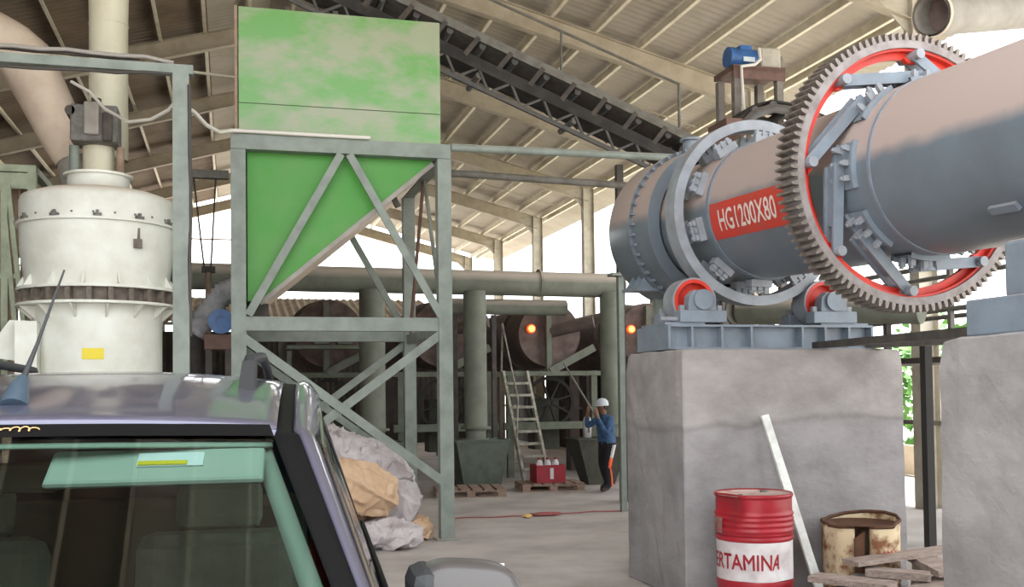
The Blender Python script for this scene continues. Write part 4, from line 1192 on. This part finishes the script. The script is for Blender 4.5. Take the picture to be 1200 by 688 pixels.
sack((1.46, 11.60, 0.46), (0.40, 0.34, 0.30), (0.0, 0.2, 0.0), 'sack_brown', 'brown sack wedged inside the heap under the white sacks', 17)
sack((0.98, 11.80, 0.50), (0.5, 0.46, 0.48), (0, 0, 0), 'sack_white', 'bulky white sack at the base of heap next to the car', 18, 1.2)

# ================================================================ OIL DRUM, CUT DRUM, PLANKS
DC = Vector((3.75, 6.90, 0)); DRr = 0.285
od = thing('oil_drum', 'red oil drum with white lettered band before the concrete block', 'drum', DC, local=True)
prof = [(0.001, 0.01), (DRr - 0.01, 0.01), (DRr, 0.0), (DRr, 0.02), (DRr - 0.008, 0.03)]
z = 0.03
while z < 0.262:
    prof.append((DRr - 0.008 + 0.004 * math.sin(z * 60), z)); z += 0.02
prof += [(DRr - 0.008, 0.262)]
MB().lathe(prof, 64).build('lower_wall', 'drum_red', od)
def dented(prof, name, m, dent=None):
    mb = MB().lathe(prof, 72)
    if dent:
        nv = []
        for v in mb.v:
            p = Vector(v)
            for (a, z, r, dep) in dent:
                q = Vector((DRr * math.cos(a), DRr * math.sin(a), z))
                w = (p - q).length / r
                if w < 1: p -= Vector((math.cos(a), math.sin(a), 0)) * dep * (1 - w * w) ** 2
            nv.append(tuple(p))
        mb.v = nv
    return mb.build(name, m, od)
av = math.atan2(-DC.y, -DC.x)
dented([(DRr - 0.008, 0.262 + 0.28 * k / 14) for k in range(15)], 'white_band', 'drum_white', [(av + 0.9, 0.34, 0.16, 0.035), (av - 0.3, 0.30, 0.12, 0.02)])
up = [(DRr - 0.008, 0.542), (DRr, 0.555), (DRr, 0.57), (DRr - 0.008, 0.585)]
for k in range(31):
    z = 0.585 + 0.27 * k / 30
    bead = sum(math.exp(-((z - zz) / 0.011) ** 2) for zz in (0.62, 0.66, 0.70, 0.735))
    up.append((DRr - 0.008 + 0.013 * bead, z))
up += [(DRr, 0.86), (DRr + 0.004, 0.875), (DRr - 0.004, 0.885), (DRr - 0.014, 0.875)]
dented(up, 'upper_wall', 'drum_red', [(av - 0.85, 0.80, 0.20, 0.075), (av + 0.5, 0.66, 0.15, 0.015)])
MB().lathe([(DRr - 0.013, 0.876), (DRr - 0.02, 0.868), (0.001, 0.868)], 48).build('lid', 'drum_lid', od)
MB().cyl(0.028, 0.868, 0.884, 12, (0.14, 0.10, 0), 'Z').build('bung', 'steel_mid', od)
MB().cyl(0.018, 0.868, 0.88, 12, (-0.15, -0.08, 0), 'Z').build('bung', 'steel_mid', od)
MB().lathe([(DRr + 0.0015, 0.60), (DRr + 0.001, 0.66), (DRr - 0.003, 0.71)], 10, a0=av - 1.42, a1=av - 0.92).build('worn_patch', 'dent_worn', od)
def drum_text(u, v):
    a = av - 1.58 + 2.37 * u
    z = 0.345 + 0.115 * v
    r = DRr - 0.005
    p = Vector((r * math.cos(a), r * math.sin(a), z))
    for (aa, zz, rr, dep) in [(av + 0.9, 0.34, 0.16, 0.035), (av - 0.3, 0.30, 0.12, 0.02)]:
        q = Vector((DRr * math.cos(aa), DRr * math.sin(aa), zz)); w = (p - q).length / rr
        if w < 1: p -= Vector((math.cos(aa), math.sin(aa), 0)) * dep * (1 - w * w) ** 2
    return p
wrap_text('PERTAMINA', drum_text, 'lettering', 'drum_red', od, cuts=4, thick=0.018)

CC = Vector((4.745, 7.035, 0)); CRr = 0.285
cd = thing('cut_drum', 'rusty cut open drum with peeling cream sides behind the planks', 'drum', CC, local=True)
ac = math.atan2(-CC.y, -CC.x)
def cut_wall(u, v):
    a = ac + R_(16) + u * R_(334)
    # wall curls inwards at the cut and sags
    k = max(0, 1 - u / 0.1) + max(0, 1 - (1 - u) / 0.1)
    r = CRr * (1 - 0.16 * k * k) + 0.006 * math.sin(u * 70) * v
    if math.cos(a - ac) < 0.55: zt = 0.60 + 0.05 * max(0, -math.cos(a - ac + 0.5))
    else: zt = 0.585
    return (r * math.cos(a), r * math.sin(a), 0.005 + zt * v)
MB().grid(cut_wall, 60, 5).build('wall', 'rusty_cream', cd, solid=0.006)
MB().path([cut_wall(k / 60, 1) for k in range(61)], 0.014, 6).build('rim', 'rust', cd)
MB().lathe([(0.001, 0.555), (CRr * 0.6, 0.575), (CRr - 0.012, 0.60)], 40).build('inner_scale', 'rust', cd)
def cut_txt(u, v):
    a = ac + R_(30 + 36 * u); r = CRr + 0.006
    return (r * math.cos(a), r * math.sin(a), 0.365 + 0.05 * v)
wrap_text('AMIN', cut_txt, 'lettering', 'drum_red', cd, cuts=2)
for k, (a, w) in enumerate(((ac - R_(14), 0.10),)):
    MB().prism([((CRr - 0.03) * math.cos(ac) - 0.03, (CRr - 0.05) * math.sin(ac), 0.01), ((CRr - 0.03) * math.cos(ac) + 0.04, (CRr - 0.05) * math.sin(ac), 0.01), ((CRr - 0.03) * math.cos(ac) + 0.05, (CRr - 0.05) * math.sin(ac), 0.56), ((CRr - 0.03) * math.cos(ac) - 0.04, (CRr - 0.05) * math.sin(ac), 0.50)], (0.0, 0.012, 0)).build('folded_flap', 'rust', cd)

# leaning white board
def board(p, q, w, t, m, name, label, cat, up=(0, 0, 1), bow=0.0, seed=0, group=None):
    rd = random.Random(seed); p = Vector(p); q = Vector(q)
    d, s, u = frame_of(q - p, up)
    n = 6; vs_ = []; fs = []
    for i in range(n + 1):
        c = p.lerp(q, i / n)
        ww = w / 2 * (1 + rd.uniform(-0.07, 0.07))
        for a, b in ((-1, -1), (1, -1), (1, 1), (-1, 1)): vs_.append(c + s * a * ww + u * b * t / 2)
    for i in range(n):
        for k in range(4): fs.append((i * 4 + k, i * 4 + (k + 1) % 4, i * 4 + 4 + (k + 1) % 4, i * 4 + 4 + k))
    fs += [(3, 2, 1, 0), (n * 4, n * 4 + 1, n * 4 + 2, n * 4 + 3)]
    return tag(MB().add(vs_, fs).build(name, m), label, cat, group)
board((4.345, 6.93, 0.01), (4.085, 7.31, 1.44), 0.07, 0.022, 'white_board', 'white_batten', 'white painted batten leaning against the concrete block', 'batten', up=(0, -1, 0.2), seed=3)
G = 'scrap planks heaped before the block'
PL = [
    ((4.40, 6.66, 0.36), (5.36, 6.76, 0.40), 0.17, 0.035, 'long grey plank lying on top of the scrap heap'),
    ((4.06, 6.62, 0.285), (4.42, 6.18, 0.275), 0.21, 0.04, 'short wide plank sloping off left front of the scrap heap'),
    ((3.92, 6.50, 0.16), (4.28, 6.02, 0.15), 0.19, 0.04, 'leftmost plank of the scrap heap beside the oil drum'),
    ((4.50, 6.62, 0.30), (4.86, 6.36, 0.285), 0.17, 0.05, 'pale thick plank slanting out of the middle of scrap heap'),
    ((5.06, 6.78, 0.36), (5.00, 6.32, 0.30), 0.20, 0.045, 'broad board end at the right of the scrap heap'),
    ((4.56, 6.14, 0.215), (5.22, 6.52, 0.24), 0.20, 0.04, 'wide board crossing the right front of scrap heap'),
    ((4.95, 6.05, 0.14), (5.60, 6.58, 0.16), 0.18, 0.04, 'loose plank at far right of scrap heap'),
    ((4.2, 6.12, 0.11), (5.3, 6.02, 0.10), 0.20, 0.04, 'lowest long plank under the front of scrap heap'),
]
for i, (p, q, w, t, lab) in enumerate(PL): board(p, q, w, t, 'plank_wood', 'scrap_plank', lab, 'plank', seed=20 + i, group=G)
def lump(c, s, seed, label):
    rd = random.Random(seed)
    bm = bmesh.new(); bmesh.ops.create_cube(bm, size=1)
    bmesh.ops.subdivide_edges(bm, edges=bm.edges[:], cuts=2, use_grid_fill=True)
    for v in bm.verts:
        v.co = Vector((c[0] + v.co.x * s[0] * rd.uniform(0.85, 1.1), c[1] + v.co.y * s[1] * rd.uniform(0.85, 1.1), max(0.0, c[2] + v.co.z * s[2] * (1 if v.co.z < 0 else rd.uniform(0.85, 1.05)))))
    me = bpy.data.meshes.new('concrete_lump'); bm.to_mesh(me); bm.free(); me.materials.append(M['block_concrete'])
    o = bpy.data.objects.new('concrete_lump', me); col.objects.link(o)
    return tag(o, label, 'rubble', 'concrete lumps under the planks')
lump((4.55, 6.64, 0.13), (0.3, 0.2, 0.26), 1, 'concrete lump propping left end of the long grey plank')
lump((5.20, 6.78, 0.15), (0.24, 0.2, 0.31), 2, 'concrete lump propping right end of the long grey plank')
lump((4.22, 6.40, 0.12), (0.26, 0.22, 0.24), 3, 'concrete lump under the short wide plank')
lump((4.85, 6.42, 0.09), (0.3, 0.2, 0.18), 4, 'concrete lump under middle of scrap planks')
lump((4.75, 6.07, 0.04), (0.8, 0.14, 0.08), 5, 'long concrete lump under the lowest plank')

# ================================================================ SHRUBS OUTSIDE
def shrub(x, y, h, w, seed, label, n=420):
    rd = random.Random(seed)
    t = thing('leafy_shrub', label, 'shrub', (x, y, 0), local=True)
    mb = MB()
    for k in range(n):
        th = rd.uniform(0, 2 * PI); ph = math.acos(rd.uniform(-1, 1)); r = rd.uniform(0.55, 1.0)
        c = Vector((w * r * math.sin(ph) * math.cos(th), w * r * math.sin(ph) * math.sin(th), h * 0.52 + h * 0.48 * r * math.cos(ph)))
        d = Vector((rd.uniform(-1, 1), rd.uniform(-1, 1), rd.uniform(-0.6, 0.6))).normalized()
        s = d.cross(Vector((rd.uniform(-1, 1), rd.uniform(-1, 1), 1))).normalized()
        l = rd.uniform(0.12, 0.24)
        mb.add([c - d * l, c + s * l * 0.4, c + d * l, c - s * l * 0.4], [(0, 1, 2, 3)])
    f = mb.build('foliage', 'leaf_green', t); f['kind'] = 'stuff'
    for k in range(4):
        a = rd.uniform(0, 6.28)
        MB().path([(0, 0, 0), (0.2 * w * math.cos(a), 0.2 * w * math.sin(a), h * 0.4), (0.5 * w * math.cos(a), 0.5 * w * math.sin(a), h * 0.8)], [0.05, 0.04, 0.02], 7).build('stem', 'trunk_brown', t)
labs = ['leafy green shrub glimpsed through gap between the concrete blocks', 'green shrub outside just behind the glimpsed one', 'green shrub outside beyond the walkway, farther along', 'low green shrub outside behind the riding ring', 'round green shrub outside near the far columns', 'tall green shrub outside at right beyond the dryer']
for i, (x, y, h, w) in enumerate(((13.6, 17.6, 3.1, 1.3), (16.0, 20.5, 3.4, 1.6), (14.5, 24.0, 2.6, 1.4), (14.5, 29.0, 2.4, 1.5), (15.0, 36.0, 2.6, 1.6), (14.0, 12.5, 3.0, 1.4))):
    shrub(x, y, h, w, 40 + i, labs[i])
bw = tag(MB().span((12.2, 5, 0), (12.35, 30, 0.55)).build('boundary_kerb', 'clad_pale'), 'low pale wall outside along the open side of hall', 'wall')

# ================================================================ WORKER
wk_ = thing('person', 'worker in blue shirt and black trousers with orange stripe, arms raised', 'person', (5.93, 15.75, 0), (0, 0, R_(20)), local=True)
V = {}
def J(n, p, r): V[n] = (p, r)
J('pelvis', (0, 0, 0.82), 0.125); J('waist', (-0.01, 0, 0.97), 0.115); J('chest', (-0.04, 0, 1.12), 0.135); J('neckb', (-0.06, 0, 1.24), 0.07); J('neck', (-0.08, 0, 1.29), 0.05)
J('head', (-0.10, 0, 1.37), 0.088); J('crown', (-0.09, 0, 1.44), 0.075)
E_ = [('pelvis', 'waist'), ('waist', 'chest'), ('chest', 'neckb'), ('neckb', 'neck'), ('neck', 'head'), ('head', 'crown')]
for s, t in ((-1, 'r'), (1, 'l')):
    st = 0.05 * s
    J('hip' + t, (0.0, s * 0.09, 0.76), 0.095); J('knee' + t, (-0.05 + st, s * 0.11, 0.43), 0.082); J('ankle' + t, (0.02 + st * 2.2, s * 0.12, 0.09), 0.07); J('toe' + t, (-0.15 + st * 2.2, s * 0.13, 0.042), 0.042)
    E_ += [('pelvis', 'hip' + t), ('hip' + t, 'knee' + t), ('knee' + t, 'ankle' + t), ('ankle' + t, 'toe' + t)]
    J('sh' + t, (-0.05, s * 0.17, 1.17), 0.07); J('el' + t, (-0.22, s * 0.24, 1.0 + 0.05 * s), 0.05); J('wr' + t, (-0.30, s * 0.13, 1.24 + 0.04 * s), 0.034); J('pa' + t, (-0.30, s * 0.10, 1.31 + 0.04 * s), 0.033)
    E_ += [('chest', 'sh' + t), ('sh' + t, 'el' + t), ('el' + t, 'wr' + t), ('wr' + t, 'pa' + t)]
    for k in range(5):
        dx = (-0.035, -0.018, 0.0, 0.017, 0.03)[k]
        ln = (0.03, 0.055, 0.06, 0.055, 0.045)[k]
        base = Vector(V['pa' + t][0])
        J('fa%d' % k + t, tuple(base + Vector((dx, 0, 0.03 if k else -0.01))), 0.011)
        J('fb%d' % k + t, tuple(base + Vector((dx * 1.2, -s * 0.025, 0.03 + ln if k else 0.02))), 0.009)
        E_ += [('pa' + t, 'fa%d' % k + t), ('fa%d' % k + t, 'fb%d' % k + t)]
names = list(V)
me = bpy.data.meshes.new('body')
me.from_pydata([V[n][0] for n in names], [(names.index(a), names.index(b)) for a, b in E_], [])
tmp = bpy.data.objects.new('body_tmp', me); col.objects.link(tmp)
md = tmp.modifiers.new('skin', 'SKIN')
for i, n in enumerate(names):
    sv = me.skin_vertices[0].data[i]
    r = V[n][1]
    sv.radius = (r, r * (1.25 if n in ('chest', 'pelvis', 'waist') else 1.0))
    sv.use_root = (n == 'pelvis')
md2 = tmp.modifiers.new('sub', 'SUBSURF'); md2.levels = 2; md2.render_levels = 2
bpy.context.view_layer.update()
bme = bpy.data.meshes.new_from_object(tmp.evaluated_get(bpy.context.evaluated_depsgraph_get()))
bpy.data.objects.remove(tmp)
bme.materials.clear()
for m in ('skin', 'shirt_blue', 'trouser_black', 'shoe'): bme.materials.append(M[m])
for f in bme.polygons:
    f.use_smooth = True
    c = f.center
    hand = c.x < -0.255 and c.z > 1.2
    f.material_index = 3 if c.z < 0.075 else 2 if c.z < 0.80 else 0 if (c.z > 1.26 and abs(c.y) < 0.1) or hand else 1
body = bpy.data.objects.new('body', bme); col.objects.link(body); body.parent = wk_
MB().lathe([(0.105, 1.395), (0.108, 1.42), (0.095, 1.475), (0.05, 1.51), (0.001, 1.52)], 20, (-0.092, 0, 0)).lathe([(0.10, 1.40), (0.15, 1.39)], 20, (-0.12, 0, 0), a0=PI * 0.65, a1=PI * 1.35).build('cap', 'cap_white', wk_)
MB().ico((-0.07, 0, 1.38), 0.09, 2, 0, (0.9, 1.0, 0.85)).build('hair', 'hair_dark', wk_)
MB().ico((-0.19, 0, 1.365), 0.016, 1, 0, (1, 0.8, 1.3)).ico((-0.095, -0.09, 1.37), 0.018, 1, 0, (0.8, 0.5, 1.4)).ico((-0.095, 0.09, 1.37), 0.018, 1, 0, (0.8, 0.5, 1.4)).box((-0.183, 0, 1.325), (0.01, 0.035, 0.008)).build('face', 'skin', wk_)
MB().ico((-0.178, -0.032, 1.385), 0.009, 1).ico((-0.178, 0.032, 1.385), 0.009, 1).build('eyes', 'hair_dark', wk_)
def stripe(z0, z1, m, nm):
    pts = []
    for k in range(7):
        z = z0 + (z1 - z0) * k / 6
        t = max(0, min(1, (z - 0.43) / 0.33)) if z > 0.43 else 0
        if z > 0.43:
            x = -0.10 + 0.10 * t; y = -0.11 - 0.068 + (0.02 - 0.027) * t; 
        else:
            t2 = (0.43 - z) / 0.34
            x = -0.10 + 0.04 * t2; y = -0.178 + 0.01 * t2
        pts.append((x, y, z))
    mb = MB()
    vs_ = []
    for p in pts: vs_ += [(p[0] - 0.035, p[1] + 0.006, p[2]), (p[0], p[1] - 0.006, p[2]), (p[0] + 0.035, p[1] + 0.006, p[2])]
    mb.add(vs_, [(3 * i + j, 3 * i + j + 1, 3 * i + j + 4, 3 * i + j + 3) for i in range(6) for j in range(2)], True)
    return mb.build(nm, m, wk_, solid=0.01)
stripe(0.09, 0.55, 'stripe_orange', 'trouser_stripe')
stripe(0.55, 0.76, 'stripe_white', 'trouser_stripe')
tag(MB().tube((5.72, 15.55, 1.15), (5.20, 15.75, 2.1), 0.014, 8).build('long_pole', 'steel_mid'), 'thin pole held up by the worker towards the kiln', 'pole')

# ================================================================ CAR
CAR = thing('car', 'dark violet grey car parked nose forward at the left front', 'car', (-0.496, 2.467, 0), (0, 0, R_(-4.55)), local=True)
def gx(k): return 0.585 + 0.256 * k
def bx_(k): return 0.64 + 0.23 * k
def sx_(k): return 0.68 + 0.196 * k
def pz(k): return 1.585 - 0.55 * k
def zc(y): return 1.735 - 0.135 * ((1.2 - y) / 1.28) ** 2 if y < 1.2 else 1.735 - 0.05 * ((y - 1.2) / 1.4) ** 2
def zroof(x, y): return zc(y) - 0.04 * (abs(x) / 0.6) ** 2.2
YR = 2.45
def yfront(x): return -0.08 * (1 - (x / 0.6) ** 2)
def redge(y): return 0.60 - 0.012 * max(0, y)
def roof_fn(u, v):
    a = (2 * u - 1)
    y0_ = yfront(a * 0.6)
    y = y0_ + (YR - y0_) * v
    x = a * redge(y)
    return (x, y, zroof(a * 0.6, y))
roof_o = MB().grid(roof_fn, 24, 30).build('roof_panel', 'car_paint', CAR, solid=0.008)
def lip_fn(u, v):
    a = 2 * u - 1
    x = a * 0.6; y = yfront(x)
    return (x, y - 0.012 * v, zroof(x, y) - 0.014 * v)
MB().grid(lip_fn, 24, 1).build('roof_lip', 'car_paint', roof_o)
for s in (-1, 1):
    # black ditch strip along roof edge and down the screen pillar
    def bl_fn(u, v, s=s):
        if v < 0.5:
            k = 1 - v * 2
            xi, xo, y, z = gx(k), bx_(k), -k, pz(k)
            return (s * (xi + (xo - xi) * u), y - 0.10 * (1 - u) * 0.2, z + 0.006)
        y = (v - 0.5) * 2 * YR
        xi = redge(y); xo = xi + 0.04
        return (s * (xi + (xo - xi) * u), y, zroof(0.6, y) - 0.004 - 0.004 * u)
    MB().grid(bl_fn, 3, 40).build('pillar_strip', 'car_black', CAR, solid=0.006)
    def si_fn(u, v, s=s):
        if v < 0.5:
            k = 1 - v * 2
            xi, xo, y, z = bx_(k), sx_(k) + 0.01, -k, pz(k)
            return (s * (xi + (xo - xi) * u), y + 0.10 * u * u, z + 0.016 * math.sin(PI * u) - 0.03 * u * u)
        y = (v - 0.5) * 2 * YR
        xi = redge(y) + 0.04; xo = xi + 0.055 + 0.02 * min(1, y)
        return (s * (xi + (xo - xi) * u), y + 0.10 * u * u * max(0, 1 - y), zroof(0.6, y) - 0.004 + 0.016 * math.sin(PI * u) - 0.05 * u * u)
    MB().grid(si_fn, 6, 40).build('screen_pillar', 'car_paint', CAR, solid=0.006)
    # side glass
    def top_at(y):
        if y < 0: k = -y; return sx_(k) + 0.008, pz(k) - 0.02
        return redge(y) + 0.10, zroof(0.6, y) - 0.055
    def win(y0_, y1_, name, m, zlo=1.08):
        def fn(u, v):
            y = y0_ + (y1_ - y0_) * u
            xt, zt = top_at(y)
            xb = 0.875
            z = zt + (zlo - zt) * v
            x = xt + (xb - xt) * (v ** 0.9)
            return (s * x, y + 0.1 * (1 - v) if y0_ < 0 else y, z)
        return MB().grid(fn, 14, 6).build(name, m, CAR, solid=0.004)
    win(-0.92, 0.50, 'front_side_window', 'side_glass')
    win(0.50, 0.62, 'middle_pillar', 'car_black')
    win(0.62, 1.45, 'rear_side_window', 'side_glass')
    win(1.45, 1.55, 'rear_pillar', 'car_black')
    win(1.55, 2.2, 'quarter_window', 'side_glass')
    win(2.2, YR, 'rear_pillar', 'car_paint')
    # chrome drip line
    MB().path([(s * (top_at(y)[0] + 0.006), y + (0.1 if y < 0 else 0.1 * max(0, 1 - y)), top_at(y)[1]) for y in [-0.85 + 0.15 * i for i in range(22)]], 0.006, 6).build('window_trim', 'chrome', CAR)
    # body side below the windows
    def side_fn(u, v):
        y = -1.75 + (YR + 0.12 + 1.75) * u
        front = max(0, (-1.2 - y) / 0.55)
        w = 0.885 - 0.16 * front ** 2 - 0.05 * max(0, (y - 2.0) / 0.57) ** 2
        z = 1.085 - 0.06 * max(0, min(1, (-0.6 - y) / 1.0)) - 0.06 * front - 0.75 * v
        x = w - 0.012 * (1 - v) ** 4 + 0.025 * math.sin(PI * min(1, v * 1.15)) - 0.04 * v ** 3
        for wy in (-1.05, 1.62):
            d2 = (y - wy) ** 2 + (z - 0.36) ** 2
        return (s * x, y, z)
    MB().grid(side_fn, 60, 14).build('body_side', 'car_paint', CAR, solid=0.01)
    MB().path([(s * 0.884, -0.9 + 0.16 * i, 1.088) for i in range(20)], 0.012, 6).build('belt_moulding', 'car_black', CAR)
    for wy in (-1.05, 1.62):
        wh = MB().ring(0.20, 0.345, -0.11, 0.11, 40, (s * 0.80, wy, 0.345), 'X').build('wheel', 'tyre_rubber', CAR)
        wh.location = (0, 0, 0)
        MB().lathe([(0.001, 0.06), (0.08, 0.07), (0.19, 0.04), (0.205, 0.08)] if s > 0 else [(0.001, -0.06), (0.08, -0.07), (0.19, -0.04), (0.205, -0.08)], 24, (s * 0.80, wy, 0.345), 'X').build('rim', 'chrome', wh)
    for yy in (0.12, 0.95):
        MB().box((s * 0.905, yy + 0.35, 0.93), (0.03, 0.18, 0.03)).build('door_handle', 'car_paint', CAR, bevel=0.01)
    # headlamp and tail lamp
    MB().ico((s * 0.62, -1.72, 0.80), 0.16, 2, 0, (1.0, 0.5, 0.55)).build('head_lamp', 'chrome', CAR)
    MB().box((s * 0.72, YR + 0.08, 0.85), (0.12, 0.1, 0.35)).build('tail_lamp', 'red_paint', CAR, bevel=0.02)
    # roof rail
    rp = [(s * 0.50, 0.55, zroof(0.5, 0.55)), (s * 0.50, 0.68, zroof(0.5, 0.68) + 0.075), (s * 0.50, 1.4, zroof(0.5, 1.4) + 0.085), (s * 0.48, 2.2, zroof(0.5, 2.2) + 0.085), (s * 0.49, 2.35, zroof(0.5, 2.35))]
    rr = MB().path(rp, 0.018, 8).build('roof_rail', 'car_plastic', CAR)
    MB().prism([(s * 0.50 - 0.022, 0.50, zroof(0.5, 0.5)), (s * 0.50 + 0.022, 0.50, zroof(0.5, 0.5)), (s * 0.50 + 0.018, 0.62, zroof(0.5, 0.62) + 0.075), (s * 0.50 - 0.018, 0.62, zroof(0.5, 0.62) + 0.075)], (0, 0.12, 0)).build('rail_foot', 'car_plastic', rr)
# windscreen with dark top band
def ws(u, k, off=0.0):
    a = 2 * u - 1
    x = a * gx(k) * (1 + 0.03 * (1 - k) * 0)
    b = 1 - a * a
    return Vector((x, -k - (0.08 + 0.06 * k) * b - off * 0.4, pz(k) + 0.012 * b + off))
MB().grid(lambda u, v: ws(u, v), 24, 16).build('windscreen', 'windscreen_glass', CAR)
band_o = MB().grid(lambda u, v: ws(u, 0.045 * v, 0.004), 24, 2).build('screen_top_band', 'car_black', CAR)
# faded orange script on the top band
sp_ = []
for i in range(170):
    t = i / 169
    u = 0.36 + 0.235 * t
    u += 0.004 * math.cos(t * 95)
    k = 0.022 + 0.009 * math.sin(t * 95) * (0.65 + 0.35 * math.sin(t * 23))
    sp_.append(ws(u, k, 0.007))
MB().path(sp_, 0.0014, 5).build('script_lettering', 'script_orange', band_o)
# bonnet, grille, bumper, tail
def hood_fn(u, v):
    a = 2 * u - 1
    y = -1.78 + (0.72 - 0.0) * v
    w = 0.80 + 0.06 * v - 0.10 * (1 - v) ** 2
    return (a * w, y + 0.10 * a * a * (1 - v) - 0.14 * (1 - a * a) * v, 0.93 + 0.11 * v ** 0.7 + 0.03 * (1 - a * a))
MB().grid(hood_fn, 20, 12).build('bonnet', 'car_paint', CAR, solid=0.01)
MB().grid(lambda u, v: ((2 * u - 1) * 0.86, -1.10 + 0.22 * (2 * u - 1) ** 2 + 0.2 * v, 1.03), 12, 2).build('cowl', 'car_plastic', CAR, solid=0.02)
def bump_fn(u, v):
    a = 2 * u - 1
    return (a * 0.86, -1.86 + 0.22 * a * a - 0.05 * math.sin(PI * v), 0.25 + 0.68 * v)
MB().grid(bump_fn, 20, 8).build('front_bumper', 'car_paint', CAR, solid=0.02)
MB().grid(lambda u, v: ((2 * u - 1) * 0.42, -1.905 + 0.06 * (2 * u - 1) ** 2, 0.66 + 0.17 * v), 10, 3).build('grille', 'car_black', CAR, solid=0.03)
MB().grid(lambda u, v: ((2 * u - 1) * (0.60 + 0.25 * v), YR + 0.14 * v, 1.66 - 1.3 * v), 10, 8).build('tailgate', 'car_paint', CAR, solid=0.02)
MB().box((0, 0.6, 0.28), (1.6, 3.6, 0.06)).build('underbody', 'car_plastic', CAR)
# antenna
an = MB().path([(0.005, 0.12, zroof(0, 0.12) - 0.005), (0.005, 0.16, zroof(0, 0.16) + 0.035), (0.006, 0.19, zroof(0, 0.19) + 0.05)], [0.034, 0.022, 0.014], 14).build('antenna_base', 'antenna_blue', CAR)
zb_ = zroof(0, 0.19) + 0.045
MB().path([(0.006, 0.185, zb_), (0.022, 0.25, zb_ + 0.09), (0.05, 0.40, zb_ + 0.29)], [0.008, 0.0045, 0.0025], 8).build('antenna_rod', 'car_plastic', CAR)
# interior
MB().grid(lambda u, v: ((2 * u - 1) * 0.57, 0.02 + 2.2 * v, zroof((2 * u - 1) * 0.57, 0.02 + 2.2 * v) - 0.05), 10, 10).build('headliner', 'seat_dark', CAR)
MB().grid(lambda u, v: ws(0.5 + (u - 0.5) * 0.99, 0.045 + 0.016 * v, -0.012), 24, 1).build('headliner_edge', 'car_trim', CAR, solid=0.004)
for s in (-1, 1):
    MB().grid(lambda u, v: (lambda p: (p.x - s * (0.012 + 0.045 * u), p.y + 0.03 + 0.03 * u, p.z - 0.012))(ws(0.5 + s * 0.5, 0.05 + 0.9 * v)), 2, 16).build('pillar_trim', 'car_trim', CAR, solid=0.01)
vis = MB().box((0.36, -0.135, 1.505), (0.44, 0.018, 0.125), (R_(-60), 0, 0)).build('sun_visor', 'visor', CAR, bevel=0.02)
st_ = MB().box((0.385, -0.129, 1.521), (0.135, 0.004, 0.05), (R_(-60), 0, 0)).build('visor_label', 'sticker_white', vis)
MB().box((0.37, -0.144, 1.5155), (0.10, 0.004, 0.014), (R_(-60), 0, 0)).build('yellow_strip', 'sticker_yellow', vis)
vis2 = MB().box((-0.36, -0.03, 1.565), (0.44, 0.018, 0.14), (R_(-85), 0, 0)).build('sun_visor', 'seat_dark', CAR, bevel=0.02)
MB().box((0.0, 0.02, 1.48), (0.26, 0.03, 0.07), (R_(10), 0, 0)).build('rear_view_mirror', 'seat_dark', CAR, bevel=0.02)
for s in (-1, 1):
    x = s * 0.38
    seat = MB().box((x, 0.95, 0.92), (0.50, 0.16, 0.62), (R_(-14), 0, 0)).box((x, 0.62, 0.60), (0.5, 0.55, 0.16)).build('front_seat', 'seat_fabric', CAR, bevel=0.06)
    MB().box((x, 1.06, 1.30), (0.27, 0.10, 0.17), (R_(-10), 0, 0)).build('head_rest', 'seat_fabric', seat, bevel=0.04)
    MB().tube((x - 0.06, 1.04, 1.15), (x - 0.06, 1.05, 1.28), 0.008, 6).tube((x + 0.06, 1.04, 1.15), (x + 0.06, 1.05, 1.28), 0.008, 6).build('head_rest_stalk', 'chrome', seat)
MB().box((0, 1.9, 0.95), (1.3, 0.16, 0.6), (R_(-14), 0, 0)).build('rear_seat', 'seat_dark', CAR, bevel=0.06)
MB().box((0, -0.62, 0.90), (1.5, 0.55, 0.22)).build('dashboard', 'dash_black', CAR, bevel=0.06)
rim_ = []
for k in range(25):
    a = 2 * PI * k / 24
    rim_.append((-0.38 + 0.18 * math.cos(a), -0.18 - 0.18 * math.sin(a) * 0.35, 0.98 + 0.18 * math.sin(a) * 0.93))
MB().path(rim_, 0.015, 8, False).build('steering_wheel', 'dash_black', CAR)
# door mirrors
for s in (-1, 1):
    def se(u, v, s=s):
        th = 2 * PI * u; ph = PI * v
        f = lambda t, e: math.copysign(abs(t) ** e, t)
        x = f(math.sin(ph), 0.55) * f(math.cos(th), 0.55); y = f(math.sin(ph), 0.55) * f(math.sin(th), 0.55); z = f(math.cos(ph), 0.55)
        return (s * (0.995 + 0.118 * x * (1 - 0.1 * z)), -0.32 + 0.075 * y, 1.215 + 0.108 * z - 0.02 * (x + 1) * 0.5)
    mr = MB().grid(se, 32, 20).build('door_mirror', 'mirror_grey', CAR)
    MB().box((s * 0.905, -0.31, 1.205), (0.07, 0.155, 0.20)).build('mirror_joint', 'car_plastic', mr, bevel=0.03)
    MB().box((s * 0.87, -0.32, 1.13), (0.12, 0.09, 0.06)).build('mirror_arm', 'car_plastic', mr, bevel=0.02)
    MB().box((s * 0.99, -0.243, 1.21), (0.19, 0.004, 0.16)).build('mirror_glass', 'chrome', mr, bevel=0.001)
